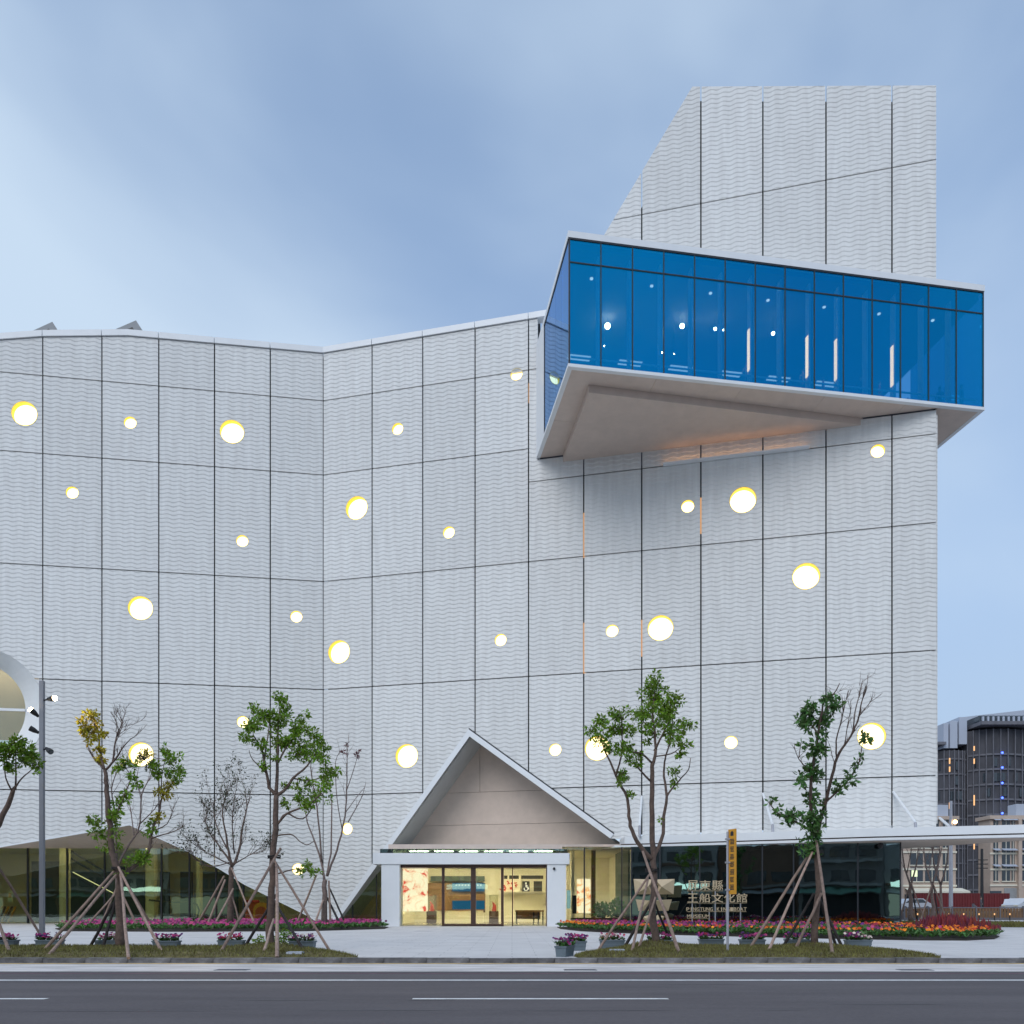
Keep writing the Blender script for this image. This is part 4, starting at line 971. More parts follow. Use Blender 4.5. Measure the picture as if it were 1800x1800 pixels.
for px, py, cs, lab, rz in pl:
    p = G(px, py); t = thing('flower_planter', lab, 'planter', (p.x, p.y, 0), rz, 'blue-grey planters along the grass strips')
    bx_ = link('trough', PLB_me, t); link('rim', rim_me, bx_); link('soil', soil_me, t)
    fol = MB(); blo = {c_: MB() for c_ in cs.split()}
    for _ in range(30):
        plant_parts(fol, blo, (R.uniform(-L_ * .95, L_ * .95), R.uniform(-W_2, W_2) * .9, H_ - .03), .13, list(blo), R.choice((1, 2, 2, 3)), 4, R.uniform(.10, .22))
    fol.build('foliage', M['leafdark'], t, kind='stuff')
    for c_, b in blo.items(): b.build('blossoms', M[c_], t, kind='stuff')
# low shrubs at the foot of the leafy left tree
for px, py, s_, lab in ((457, 1667, .22, 'small green shrub left of the leafy left tree trunk'), (500, 1668, .36, 'bushy green shrub between the leafy left tree and its planter')):
    p = G(px, py); mb = MB()
    for _ in range(420 if s_ > .3 else 160):
        v = Vector((R.gauss(0, .5), R.gauss(0, .35), 0)); h = s_ * 1.35 * max(.15, 1 - v.length_squared * .6) * R.random(); c = Vector((v.x * s_, v.y * s_, h + .05)); d = Vector((R.gauss(0, 1), R.gauss(0, 1), R.gauss(.3, .6))).normalized(); n_ = d.orthogonal().normalized()
        l_ = R.uniform(.06, .11); mb.add([c, c + d * l_ * .5 + n_ * l_ * .25, c + d * l_, c + d * l_ * .5 - n_ * l_ * .25], [(0, 1, 2, 3)])
    sh = thing('low_shrub', lab, 'shrub', (p.x, p.y, .05)); mb.build('foliage', M['leaf'], sh)
    st = MB()
    for _ in range(7): st.tube([(0, 0, 0), (R.uniform(-.1, .1), R.uniform(-.1, .1), s_ * .6)], [.008, .004], 4)
    st.build('stem', M['bark'], sh)
# ------------------------------------------------------------------ trees
def smooth(pts, rs, n=3):
    if len(pts) < 3: return pts, rs
    o, r = [], []
    for i in range(len(pts) - 1):
        p0 = pts[max(i - 1, 0)]; p1 = pts[i]; p2 = pts[i + 1]; p3 = pts[min(i + 2, len(pts) - 1)]
        for k in range(n):
            t = k / n
            o.append(0.5 * ((2 * p1) + (p2 - p0) * t + (2 * p0 - 5 * p1 + 4 * p2 - p3) * t * t + (3 * p1 - p0 - 3 * p2 + p3) * t ** 3)); r.append(rs[i] + (rs[i + 1] - rs[i]) * t)
    return o + [pts[-1]], r + [rs[-1]]
def leaves(mb, c, r, n, ll, droop=.2, flat=.85):
    for _ in range(n):
        d = Vector((R.gauss(0, 1), R.gauss(0, 1), R.gauss(0, 1))).normalized(); rr = r * (R.random() ** .45)
        p = c + Vector((d.x * rr, d.y * rr, d.z * rr * flat))
        o = (d + Vector((R.gauss(0, .6), R.gauss(0, .6), R.gauss(-droop, .6)))).normalized(); s_ = o.cross(Vector((R.gauss(0, 1), R.gauss(0, 1), R.gauss(0, 1)))).normalized()
        l_ = ll * R.uniform(.7, 1.25); w_ = l_ * R.uniform(.2, .3); up = o.cross(s_) * w_ * .35
        mb.add([p, p + o * l_ * .45 + s_ * w_ + up, p + o * l_, p + o * l_ * .45 - s_ * w_ + up], [(0, 1, 2), (0, 2, 3)])
def twigs(mb, pts, r0, n, ln, depth, bark_r=.006, spread=.8, up=.25, fol=None, nl=0, ll=.1):
    for _ in range(n):
        k = R.uniform(.25, 1) * (len(pts) - 1); i = min(int(k), len(pts) - 2); t = k - i
        p = pts[i].lerp(pts[i + 1], t); d = (pts[i + 1] - pts[i]).normalized()
        d = (d + Vector((R.gauss(0, spread * .6), R.gauss(0, spread * .6), R.gauss(up, spread * .35)))).normalized(); l_ = ln * R.uniform(.5, 1.2)
        q = [p]; dd = d
        for s_ in range(3):
            dd = (dd + Vector((R.gauss(0, .16), R.gauss(0, .16), R.gauss(.10, .12)))).normalized(); q.append(q[-1] + dd * l_ / 3)
        mb.tube(q, [r0, r0 * .8, r0 * .55, r0 * .3], 4, False)
        if fol is not None and depth == 0:
            for v in q[1:]: leaves(fol, v, ll * .9, nl, ll)
        if depth > 0: twigs(mb, q, max(bark_r * .7, r0 * .6), R.choice((2, 3)), ln * .55, depth - 1, bark_r, spread, up, fol, nl, ll)
def tree(name, label, D, base, limbs, clumps=(), leaf='leaf', bark='bark', ll=.12, dens=1.0, twig=(), group=None, cat='tree', extra=(), seed=1, tw=None):
    global R
    R = random.Random(seed)
    b0 = P(base[0], base[1], D); b0.z = 0
    t = thing(name, label, cat, b0, 0, group); ppm = F / D
    tr = MB(); nodes = []     # (px, py, depth)
    polys = []
    for li, (pts, r0, r1) in enumerate(limbs):
        if li == 0: dd = D; slope = 0
        else:
            bst = min(nodes, key=lambda n_: (n_[0] - pts[0][0]) ** 2 + (n_[1] - pts[0][1]) ** 2); dd = bst[2]; slope = R.choice((-1, 1)) * R.uniform(.15, .6)
        v = []; acc = dd
        for i, (x, y) in enumerate(pts):
            if i: acc += slope * math.hypot(x - pts[i - 1][0], y - pts[i - 1][1]) / ppm
            v.append(P(x, y, acc)); 
        if li == 0: v[0].z = -.02
        n_ = len(v); rs = [(r0 + (r1 - r0) * i / (n_ - 1)) / ppm * (1 if li == 0 else .85) for i in range(n_)]
        if li == 0: rs[0] *= 1.2
        sp, sr = smooth(v, rs)
        for i in range(len(sp)):
            if 0 < i < len(sp) - 1: sp[i] = sp[i] + Vector((R.gauss(0, 1), R.gauss(0, 1), R.gauss(0, .4))) * sr[i] * .22
        for i, p in enumerate(sp):
            nodes.append((900 + p.x * F / p.y, 1595 - (p.z - EYE) * F / p.y, p.y))
        tr.tube(sp, sr, 8 if r0 > 3 else 6); polys.append(sp)
    fol = MB()
    for li, n_, ln, dp, r_ in twig: twigs(tr, polys[li], r_ / ppm, n_, ln / ppm, dp, fol=(fol if tw else None), nl=(tw or (0, 0))[0], ll=(tw or (0, .1))[1])
    if not tw or True: tr.build('trunk', M[bark], t, off=b0, smooth=True)
    cs = [(c[0], c[1], c[2], leaf) for c in clumps] + list(extra)
    mbs = {}
    for x, y, r_, m_ in cs:
        bst = min(nodes, key=lambda n_: (n_[0] - x) ** 2 + (n_[1] - y) ** 2); rr = r_ / ppm
        mb = mbs.setdefault(m_, MB()); dd = bst[2] + R.uniform(-.35, .35) * rr * 2
        c = P(x, y, dd)
        k = R.randint(3, 5)
        for _ in range(k):
            sc = c + Vector((R.gauss(0, .6), R.gauss(0, .6), R.gauss(0, .55))) * rr
            leaves(mb, sc, rr * R.uniform(.5, .8), int(dens * 56 * (rr / .25) ** 1.6 * (.12 / ll) ** 1.3), ll)
        # twig that carries the clump
        q = P(*bst[:2], bst[2]); mid = q.lerp(c, .5) + Vector((0, 0, -.05)); tr2 = mbs.setdefault('_tw', MB())
        tr2.tube([q, mid, c, c + (c - mid) * .4], [.012, .010, .007, .003], 5, False)
    if len(fol.v): mbs.setdefault(leaf, MB()).add(fol.v, fol.f)
    tw_ = mbs.pop('_tw', None)
    if tw_: tw_.build('twigs', M[bark], t, off=b0)
    for m_, mb in mbs.items():
        o = mb.build('crown', M[m_], t, off=b0)
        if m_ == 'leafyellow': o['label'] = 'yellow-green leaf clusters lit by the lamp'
    return t
def stakes(label, base, D, lst, tie=None, group='timber tree supports'):
    b0 = P(base[0], base[1], D); b0.z = 0
    t = thing('tree_support', label, 'tree support', b0, 0, group)
    for xa, ya, xb, yb, dark in lst:
        zb = .02; Db = GD(yb, zb) if D < 30 else D + R.uniform(-1.6, 1.6) * (1 if yb < 1623 else -1)
        pb = P(xb, yb, Db); pb.z = .02 if D < 30 else -.02
        Dt = D + (.14 if dark else -.14) * (1 if D < 30 else 1.5)
        if D < 30 and Db > D: Dt = D + .14
        pa = P(xa, ya, Dt); mb = MB(); r_ = R.uniform(.032, .044) * (1 if D < 30 else 1.5); k = (pa - pb)
        ps = [pb, pb + k * .33 + Vector((R.gauss(0, .012), 0, 0)), pb + k * .66 + Vector((R.gauss(0, .012), 0, 0)), pa]
        mb.tube(ps, [r_ * 1.1, r_, r_ * .95, r_ * .85], 8); mb.build('stake', M['stakedark' if dark else 'stake'], t, off=b0)
    if tie:
        p = P(*tie, D); mb = MB()
        for i in range(3):
            n = 14; mb.tube([p + Vector((.17 * math.cos(a_ * 2 * math.pi / n), .17 * math.sin(a_ * 2 * math.pi / n), .03 * i + R.uniform(-.02, .02))) for a_ in range(n + 1)], .014, 5, False)
        mb.build('binding', M['twine'], t, off=b0)
GF = 'young staked trees along the kerb'
tree('street_tree', 'leafy green young tree left of the entrance with a long trunk', TREE_D, (474, 1672), [
    ([(472, 1672), (476, 1610), (478, 1562), (480, 1508), (484, 1435), (486, 1397)], 7.2, 4.4),
    ([(486, 1397), (473, 1384), (467, 1353), (461, 1321), (445, 1292)], 4, 1.2),
    ([(486, 1397), (487, 1372), (489, 1321), (488, 1286), (492, 1245)], 4.4, 1.2),
    ([(486, 1397), (499, 1391), (515, 1368), (540, 1346), (555, 1322)], 4, 1.2),
    ([(489, 1340), (500, 1318), (516, 1298), (526, 1272)], 2.4, 1), ([(464, 1335), (470, 1300), (474, 1268)], 2, .9),
    ([(484, 1454), (502, 1432), (524, 1422), (546, 1413), (565, 1394)], 3, 1.2), ([(490, 1446), (504, 1430), (521, 1438), (538, 1436), (555, 1405)], 2.4, 1),
    ([(515, 1368), (545, 1372), (575, 1362)], 1.6, .9), ([(467, 1358), (448, 1340), (440, 1327), (438, 1318)], 1.4, .5),
    ([(482, 1470), (500, 1467), (515, 1468), (527, 1479), (540, 1485), (552, 1478)], 1.8, .7), ([(481, 1537), (496, 1534), (508, 1530), (527, 1527), (553, 1531)], 1.8, .8)],
    [(459, 1248, 14), (494, 1242, 16), (499, 1261, 14), (470, 1267, 16), (477, 1289, 18), (445, 1280, 17), (454, 1299, 15), (526, 1270, 13), (524, 1286, 14), (505, 1302, 14), (524, 1308, 15), (553, 1305, 17), (565, 1318, 14), (546, 1330, 16), (524, 1327, 13), (470, 1330, 9), (469, 1346, 8), (502, 1381, 7), (584, 1356, 13), (575, 1368, 12), (537, 1375, 8), (524, 1387, 8), (568, 1394, 12), (553, 1403, 12), (540, 1416, 9), (524, 1406, 8), (500, 1413, 6), (538, 1517, 6), (553, 1530, 8), (527, 1528, 6), (462, 1235 + 20, 12)],
    ll=.105, group=GF, seed=21)
tree('street_tree', 'tall leafy green young tree right of the entrance beside the tan emblem', TREE_D, (1150, 1668), [
    ([(1151, 1668), (1147, 1593), (1151, 1546), (1148, 1498), (1146, 1435), (1146, 1372), (1147, 1340)], 6.6, 3.4),
    ([(1147, 1345), (1153, 1315), (1149, 1277), (1148, 1245), (1152, 1208)], 3.6, 1),
    ([(1147, 1511), (1127, 1489), (1111, 1460), (1105, 1435), (1102, 1403), (1086, 1372), (1073, 1340), (1061, 1315), (1055, 1287)], 5, 1),
    ([(1150, 1505), (1162, 1479), (1167, 1435), (1172, 1400), (1168, 1365), (1168, 1340), (1178, 1300), (1182, 1262)], 4.2, 1),
    ([(1172, 1400), (1180, 1388), (1197, 1368), (1210, 1353), (1214, 1332)], 2.4, .7), ([(1146, 1375), (1130, 1359), (1115, 1343), (1098, 1336)], 2.4, .9),
    ([(1147, 1342), (1127, 1324), (1108, 1321), (1095, 1300)], 2.4, .9), ([(1150, 1320), (1165, 1290), (1178, 1265), (1187, 1235)], 2.4, .9),
    ([(1150, 1330), (1180, 1325), (1198, 1312)], 1.5, .8), ([(1082, 1365), (1092, 1330), (1094, 1290), (1092, 1258)], 2, .8), ([(1149, 1290), (1132, 1270), (1118, 1250)], 1.6, .7)],
    [(1151, 1197, 14), (1140, 1213, 12), (1165, 1207, 8), (1153, 1226, 16), (1187, 1223, 12), (1181, 1235, 12), (1172, 1248, 16), (1146, 1245, 14), (1118, 1248, 11), (1089, 1248, 10), (1092, 1261, 11), (1061, 1267, 11), (1048, 1286, 10), (1077, 1277, 10), (1092, 1286, 11), (1127, 1267, 12), (1156, 1270, 17), (1184, 1261, 14), (1203, 1273, 11), (1168, 1286, 17), (1146, 1289, 13), (1187, 1289, 11), (1102, 1302, 14), (1083, 1318, 13), (1060, 1300, 10), (1067, 1318, 8), (1200, 1311, 8), (1197, 1327, 6), (1108, 1334, 9), (1127, 1346, 9), (1130, 1327, 8), (1096, 1359, 9), (1092, 1372, 8), (1105, 1400, 7), (1187, 1356, 7), (1184, 1378, 7), (1160, 1441, 4), (1098, 1312, 10)],
    ll=.105, group=GF, seed=23)
tree('street_tree', 'sparse dark-leaved young tree in front of the dark glass with a bare right fork', TREE_D, (1433, 1666), [
    ([(1433, 1668), (1437, 1562), (1435, 1498), (1437, 1467), (1443, 1435)], 5.8, 4.0),
    ([(1437, 1467), (1427, 1425), (1424, 1384), (1430, 1340), (1437, 1299), (1443, 1261), (1449, 1229), (1465, 1220), (1476, 1201)], 4.2, .7),
    ([(1443, 1435), (1453, 1403), (1462, 1365), (1472, 1330), (1484, 1311), (1500, 1286), (1510, 1258), (1516, 1229), (1524, 1207)], 4, .7),
    ([(1471, 1332), (1470, 1302), (1478, 1270), (1484, 1245), (1491, 1214)], 1.7, .5), ([(1500, 1286), (1503, 1251), (1511, 1220), (1517, 1194)], 1.5, .4), ([(1508, 1262), (1519, 1248), (1532, 1232)], 1.3, .4), ([(1485, 1310), (1490, 1275), (1497, 1240)], 1.2, .4),
    ([(1450, 1412), (1472, 1391), (1494, 1368), (1510, 1340), (1516, 1308)], 2.2, .8), ([(1436, 1470), (1411, 1451), (1389, 1441), (1367, 1429), (1351, 1410)], 2.8, 1),
    ([(1426, 1356), (1411, 1343), (1402, 1330), (1396, 1312)], 1.4, .5), ([(1438, 1290), (1422, 1268), (1410, 1256)], 1.5, .8), ([(1441, 1268), (1455, 1245), (1463, 1236)], 1.4, .8), ([(1404, 1332), (1409, 1300)], 1, .5)],
    [(1453, 1228, 8), (1464, 1241, 12), (1422, 1248, 10), (1408, 1264, 10), (1422, 1267, 12), (1440, 1267, 10), (1449, 1270, 7), (1437, 1299, 12), (1427, 1315, 11), (1443, 1321, 9), (1421, 1359, 12), (1408, 1368, 8), (1437, 1368, 8), (1427, 1400, 11), (1440, 1410, 7), (1421, 1435, 13), (1437, 1437, 11), (1392, 1432, 9), (1367, 1425, 8), (1386, 1441, 7), (1353, 1408, 6), (1434, 1460, 12), (1421, 1470, 11), (1424, 1486, 11), (1497, 1365, 8), (1475, 1387, 10), (1510, 1334, 6), (1519, 1296, 9), (1503, 1346, 5), (1430, 1500, 9)],
    leaf='leafdark', ll=.15, dens=.9, twig=[(2, 8, 34, 1, .8), (3, 7, 26, 1, .6), (4, 8, 24, 1, .5), (5, 5, 22, 1, .5), (1, 4, 30, 1, .6), (9, 5, 20, 1, .5), (6, 5, 24, 1, .5)], group=GF, seed=25)
tree('street_tree', 'yellow-leaved young tree with bare upper twigs beside the lamp post', TREE_D, (214, 1671), [
    ([(214, 1671), (210, 1593), (207, 1530), (196, 1498), (192, 1451), (189, 1403), (187, 1372), (184, 1353)], 7.6, 3),
    ([(184, 1353), (171, 1340), (161, 1327), (152, 1308)], 2.2, .8), ([(184, 1353), (177, 1327), (173, 1292), (165, 1270), (166, 1250)], 2.6, .8),
    ([(186, 1353), (203, 1334), (215, 1315), (230, 1298)], 2.6, .7), ([(198, 1340), (203, 1302), (209, 1283), (218, 1268)], 2, .6),
    ([(207, 1535), (222, 1532), (241, 1520), (252, 1512), (263, 1489), (269, 1454), (279, 1429), (285, 1403), (298, 1384), (313, 1364)], 5, 1),
    ([(270, 1460), (294, 1448), (306, 1416)], 1.6, .6), ([(266, 1474), (284, 1468), (301, 1463), (320, 1454), (322, 1444)], 1.6, .6), ([(172, 1300), (156, 1285), (150, 1268)], 1.4, .6), ([(190, 1440), (205, 1428), (214, 1408), (224, 1384), (230, 1366), (218, 1345)], 2, .8), ([(286, 1402), (284, 1370), (290, 1335)], 1.5, .7)],
    [(222, 1340, 9), (212, 1353, 8), (228, 1372, 12), (222, 1397, 12), (212, 1413, 10), (206, 1432, 10), (187, 1454, 17), (171, 1451, 9), (190, 1486, 10), (237, 1508, 15), (222, 1524, 10), (264, 1446, 8), (266, 1463, 8), (307, 1340, 13), (320, 1356, 10), (298, 1359, 10), (279, 1359, 9), (311, 1372, 7), (269, 1346, 8), (291, 1324, 8), (243, 1340, 7)],
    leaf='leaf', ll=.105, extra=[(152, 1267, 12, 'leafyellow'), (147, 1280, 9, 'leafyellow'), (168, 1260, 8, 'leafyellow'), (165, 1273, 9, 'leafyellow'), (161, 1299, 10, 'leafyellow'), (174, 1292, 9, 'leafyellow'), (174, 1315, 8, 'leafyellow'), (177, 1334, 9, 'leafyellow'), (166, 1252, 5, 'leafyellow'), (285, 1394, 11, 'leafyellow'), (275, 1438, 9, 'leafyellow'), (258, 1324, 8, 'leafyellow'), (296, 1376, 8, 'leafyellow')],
    twig=[(4, 12, 36, 2, .7), (3, 8, 30, 1, .7), (1, 6, 26, 1, .5), (7, 5, 22, 1, .5), (6, 6, 26, 1, .5), (5, 8, 30, 1, .7)], group=GF, seed=27)
tree('street_tree', 'leafy young tree at the left edge with its trunk outside the frame', TREE_D, (-38, 1669), [
    ([(-38, 1669), (-36, 1560), (-30, 1500), (-14, 1466), (0, 1449), (19, 1400), (27, 1384)], 9, 3),
    ([(20, 1398), (35, 1372), (57, 1352)], 2.2, .9), ([(22, 1392), (10, 1368), (8, 1340)], 2, .8), ([(27, 1384), (28, 1345), (26, 1310)], 2, .8), ([(-36, 1540), (-45, 1470), (-30, 1400), (-20, 1330)], 5, 1.5)],
    [(25, 1302, 15), (41, 1315, 15), (57, 1327, 12), (19, 1321, 13), (6, 1315, 12), (63, 1344, 9), (38, 1340, 10), (10, 1338, 9), (-14, 1318, 18), (-36, 1310, 18), (46, 1333, 9), (18, 1354, 7)], ll=.105, twig=[(2, 4, 30, 1, .6)], group=GF, seed=29)
stakes('timber stakes round the yellow-leaved tree beside the lamp post', (214, 1671), TREE_D, [(200, 1532, 75, 1673, 0), (204, 1538, 84, 1681, 0), (212, 1536, 226, 1684, 0), (208, 1524, 286, 1676, 0), (206, 1568, 180, 1670, 1), (200, 1586, 156, 1668, 1)], (208, 1528))
stakes('timber stakes of the half-hidden tree at the left edge', (-38, 1669), TREE_D, [(-22, 1495, 82, 1661, 0), (-14, 1590, 18, 1677, 0)], (-32, 1510))
stakes('timber stakes round the leafy left tree', (474, 1672), TREE_D, [(493, 1491, 386, 1677, 0), (482, 1512, 580, 1672, 0), (486, 1520, 487, 1683, 0), (486, 1572, 428, 1668, 1), (480, 1580, 535, 1673, 1), (481, 1616, 462, 1678, 0)], (482, 1508))
stakes('timber stakes round the tall leafy right tree', (1150, 1668), TREE_D, [(1130, 1497, 1195, 1679, 0), (1142, 1537, 1051, 1671, 0), (1139, 1545, 1110, 1677, 0), (1152, 1577, 1121, 1672, 0), (1147, 1582, 1096, 1668, 1), (1149, 1582, 1183, 1665, 1), (1166, 1496, 1148, 1540, 0)][:6], (1145, 1532))
stakes('timber stakes round the sparse tree in front of the dark glass', (1433, 1666), TREE_D, [(1435, 1478, 1464, 1680, 0), (1431, 1488, 1317, 1669, 0), (1428, 1498, 1349, 1676, 0), (1431, 1570, 1374, 1668, 1), (1444, 1570, 1397, 1671, 0), (1439, 1573, 1472, 1669, 1), (1441, 1580, 1483, 1670, 1)], (1435, 1500))
RD = 46.5
GRR = 'staked trees in the left flower bed'
tree('bed_tree', 'fine-leaved bushy small tree in the pink bed before the left glass hall', RD, (404, 1626), [
    ([(404, 1632), (405, 1555), (407, 1524)], 5.5, 4), ([(407, 1524), (402, 1498), (397, 1467), (391, 1429), (397, 1395)], 3.2, .8), ([(408, 1522), (420, 1498), (426, 1454), (434, 1419), (430, 1390)], 3.2, .8), ([(403, 1512), (382, 1482), (368, 1464), (360, 1436)], 2.4, .7), ([(404, 1500), (380, 1450), (374, 1410)], 2, .6), ([(412, 1500), (408, 1450), (412, 1400)], 1.8, .6), ([(406, 1520), (375, 1505), (348, 1490)], 1.6, .5), ([(409, 1520), (430, 1508), (447, 1498)], 1.6, .5), ([(406, 1515), (370, 1524), (345, 1512)], 1.3, .4)],
    [], leaf='leafolive', ll=.13, twig=[(i, 9, 46, 2, .55) for i in range(1, 9)], group=GRR, seed=31, tw=(1, .15))
tree('bed_tree', 'bare tree with a few red leaves between the left tree and the gable', RD, (572, 1626), [
    ([(572, 1632), (571, 1571), (572, 1546)], 5, 4), ([(571, 1548), (565, 1514), (553, 1479), (540, 1444), (536, 1415)], 2.8, .9), ([(566, 1518), (559, 1435), (553, 1397), (546, 1350), (550, 1330)], 2.2, .6), ([(574, 1540), (581, 1500), (583, 1451), (583, 1408)], 2.2, 1.4), ([(575, 1540), (587, 1508), (600, 1467), (608, 1419), (610, 1372), (610, 1327), (609, 1306)], 2.8, .5), ([(612, 1445), (635, 1403), (643, 1376)], 1.3, .4), ([(609, 1390), (622, 1352), (630, 1322)], 1.1, .4), ([(602, 1460), (592, 1400), (590, 1340), (600, 1318)], 1.1, .4), ([(606, 1430), (628, 1400), (641, 1384)], 1.0, .4), ([(556, 1412), (568, 1370), (576, 1326)], 1.1, .4)],
    [(610, 1307, 3), (629, 1324, 4.5), (603, 1321, 4), (624, 1330, 3)], leaf='leafred', dens=.5, ll=.16, bark='barkpale', twig=[(4, 5, 34, 1, .5), (5, 4, 22, 0, .4), (2, 5, 30, 1, .4), (7, 3, 22, 0, .4), (1, 4, 30, 1, .4)], group=GRR, seed=33)
tree('bed_tree', 'slender pale-stemmed tree behind the yellow-leaved tree', RD, (212, 1626), [
    ([(213, 1632), (210, 1570), (207, 1524)], 5, 3.6), ([(207, 1524), (222, 1492), (241, 1463), (247, 1435), (249, 1397), (263, 1368), (270, 1345)], 2.6, .6), ([(206, 1522), (203, 1435), (196, 1387), (206, 1356), (214, 1340)], 2, .5), ([(236, 1468), (228, 1413), (222, 1380)], 1.4, .5), ([(246, 1448), (272, 1422), (286, 1400)], 1.4, .5), ([(249, 1400), (240, 1372), (244, 1350)], 1.2, .4)],
    [(250, 1332, 7), (262, 1345, 6)], leaf='leafolive', ll=.16, bark='barkpale', twig=[(1, 9, 40, 1, .5), (2, 7, 36, 1, .5), (3, 5, 30, 1, .4), (4, 5, 30, 1, .4)], group=GRR, seed=35)
stakes('thin timber stakes round the fine-leaved bed tree', (404, 1626), RD, [(394, 1540, 342, 1627, 0), (396, 1546, 362, 1624, 0), (410, 1562, 372, 1626, 0), (407, 1526, 452, 1618, 0), (408, 1576, 424, 1610, 0)], None)
stakes('thin timber stakes round the bare tree before the gable', (572, 1626), RD, [(556, 1538, 519, 1624, 0), (568, 1582, 550, 1620, 0), (578, 1548, 581, 1622, 0), (577, 1556, 611, 1621, 1), (574, 1576, 602, 1620, 1)], None)
stakes('thin timber stakes round the slender tree behind the yellow-leaved tree', (212, 1626), RD, [(214, 1538, 270, 1624, 0), (206, 1558, 174, 1620, 0), (205, 1568, 148, 1626, 0), (213, 1568, 243, 1624, 0)], None)
FRD = 70
for i, (bx_, dx) in enumerate(((1602, 0), (1640, 1), (1655, 2))):
    o = bx_
    tree('lawn_tree', ('bare staked tree on the lawn right against the corner of the dark glass wall', 'bare staked tree on the lawn left of the far lamp post', 'thin bare tree on the lawn close to the far lamp post')[i], FRD + i * 2, (o, 1618), [
        ([(o, 1621), (o - 1, 1580), (o - 2, 1552)], 4 - i * .6, 2.6 - i * .4), ([(o - 2, 1554), (o - 12, 1525), (o - 16, 1495), (o - 14, 1470)], 2, .7), ([(o - 1, 1556), (o + 8, 1522), (o + 12, 1492), (o + 9, 1468)], 2, .7), ([(o - 8, 1535), (o - 2, 1505), (o + 2, 1480)], 1.3, .5)],
        [], bark='barkpale', twig=[(1, 5, 30, 1, .5), (2, 5, 30, 1, .5), (3, 4, 24, 1, .5)], group='bare trees on the far lawn', seed=40 + i)
    if i < 2: stakes(('crossed stakes of the bare tree at the corner of the dark glass', 'crossed stakes of the bare tree left of the far lamp post')[i], (o, 1618), FRD + i * 2, [(o - 2, 1555, o - 22, 1617, 0), (o, 1552, o + 24, 1616, 0), (o + 2, 1560, o + 10, 1617, 1)], None)
R = random.Random(99)
# ------------------------------------------------------------------ lamp post, sign post, museum sign
pD = GD(1667); p = P(74, 1667, pD); p.z = 0
lpst = thing('lamp_post', 'tall square grey lamp post with two lit spotlights near the left edge', 'lamp post', p)
zt = ZZ(1197, pD); hw = .058
mb = MB(); mb.box(p.x - hw, p.x + hw, pD - hw, pD + hw, .14, zt); mb.build('pole', M['steel'], lpst, p)
mb = MB(); mb.box(p.x - .22, p.x + .2, pD - .17, pD + .17, 0, .14); mb.build('base', M['slab'], lpst, p)
def spot(px0, py0, px1, py1, lit, lab):
    a_ = P(px0, py0, pD - .02); b_ = P(px1, py1, pD - .10); d = (b_ - a_).normalized()
    mb = MB(); mb.tube([P(74, py0 + 3, pD), a_], .022, 6); mb.ball(a_, .05, 8, 6); arm = mb.build('spotlight', M['black'], lpst, p); arm['label'] = lab
    mb = MB(); mb.tube([a_ + d * .02, a_ + d * .10, a_ + d * .22], [.05, .075, .085], 12); mb.build('housing', M['black'], arm, p)
    mb = MB(); e_ = a_ + d * .222; mb.tube([e_, e_ + d * (.05 if lit else .006)], [.078, .06], 12); mb.build('lens', M['lamp'] if lit else M['winglass'], arm, p)
    return e_, d
e1_, d1 = spot(85, 1229, 99, 1227, True, 'lit spotlight on the right of the post')
spot(66, 1258, 58, 1251, True, 'lit spotlight on the left of the post')
spot(66, 1287, 53, 1280, False, 'unlit spotlight on the left of the post'); spot(82, 1316, 90, 1322, False, 'unlit spotlight on the right of the post')
ld = bpy.data.lights.new('spot_lamp', 'SPOT'); lo = bpy.data.objects.new('spot_lamp', ld); COL.objects.link(lo)
ld.energy = 420; ld.color = (1, .72, .35); ld.spot_size = rad(34); ld.spot_blend = .6; ld.shadow_soft_size = .06
lo.location = e1_ + d1 * .1; lo.rotation_euler = (P(164, 1292, TREE_D) - lo.location).to_track_quat('-Z', 'Y').to_euler(); lo.parent = lpst; lo.location = lo.location - p

sD = GD(1679); s0 = P(1279, 1679, sD); s0.z = .0
sp_ = thing('sign_post', 'slim grey post with a narrow tall yellow sign standing before the dark glass', 'sign post', s0)
mb = MB(); mb.tube([(s0.x, sD, 0), (s0.x, sD, ZZ(1462, sD))], .032, 10); mb.build('post', M['galv'], sp_, s0)
for py in (1516, 1564, 1475):
    mb = MB(); mb.box(s0.x - .055, s0.x + .05, sD - .045, sD + .045, ZZ(py, sD) - .02, ZZ(py, sD) + .02); mb.build('clamp', M['galv'], sp_, s0)
an = rad(62); dx, dy = math.cos(an), -math.sin(an)
za, zb_ = ZZ(1458, sD), ZZ(1572, sD); W_ = .27
q0 = Vector((s0.x + .03, sD + .02)); q1 = q0 + Vector((dx, dy)) * W_; nrm = Vector((dy, -dx))
mb = MB(); mb.obox(q0, q1, .012, zb_, za); board = mb.build('sign_board', M['signyellow'], sp_, s0)
mb = MB(); bn_ = Vector((-(q1 - q0).y, (q1 - q0).x)).normalized()
front = -1 if bn_.y > 0 else 1
def onb(s_, z, o=.014): v = q0 + (q1 - q0) * s_ + bn_ * front * o; return (v.x, v.y, z)
rr = random.Random(5); zc = za - .17
mb.add([onb(.3, zc), onb(.7, zc), onb(.7, zc + .09), onb(.5, zc + .13), onb(.3, zc + .09)], [(0, 1, 2, 3, 4)])
zc -= .06
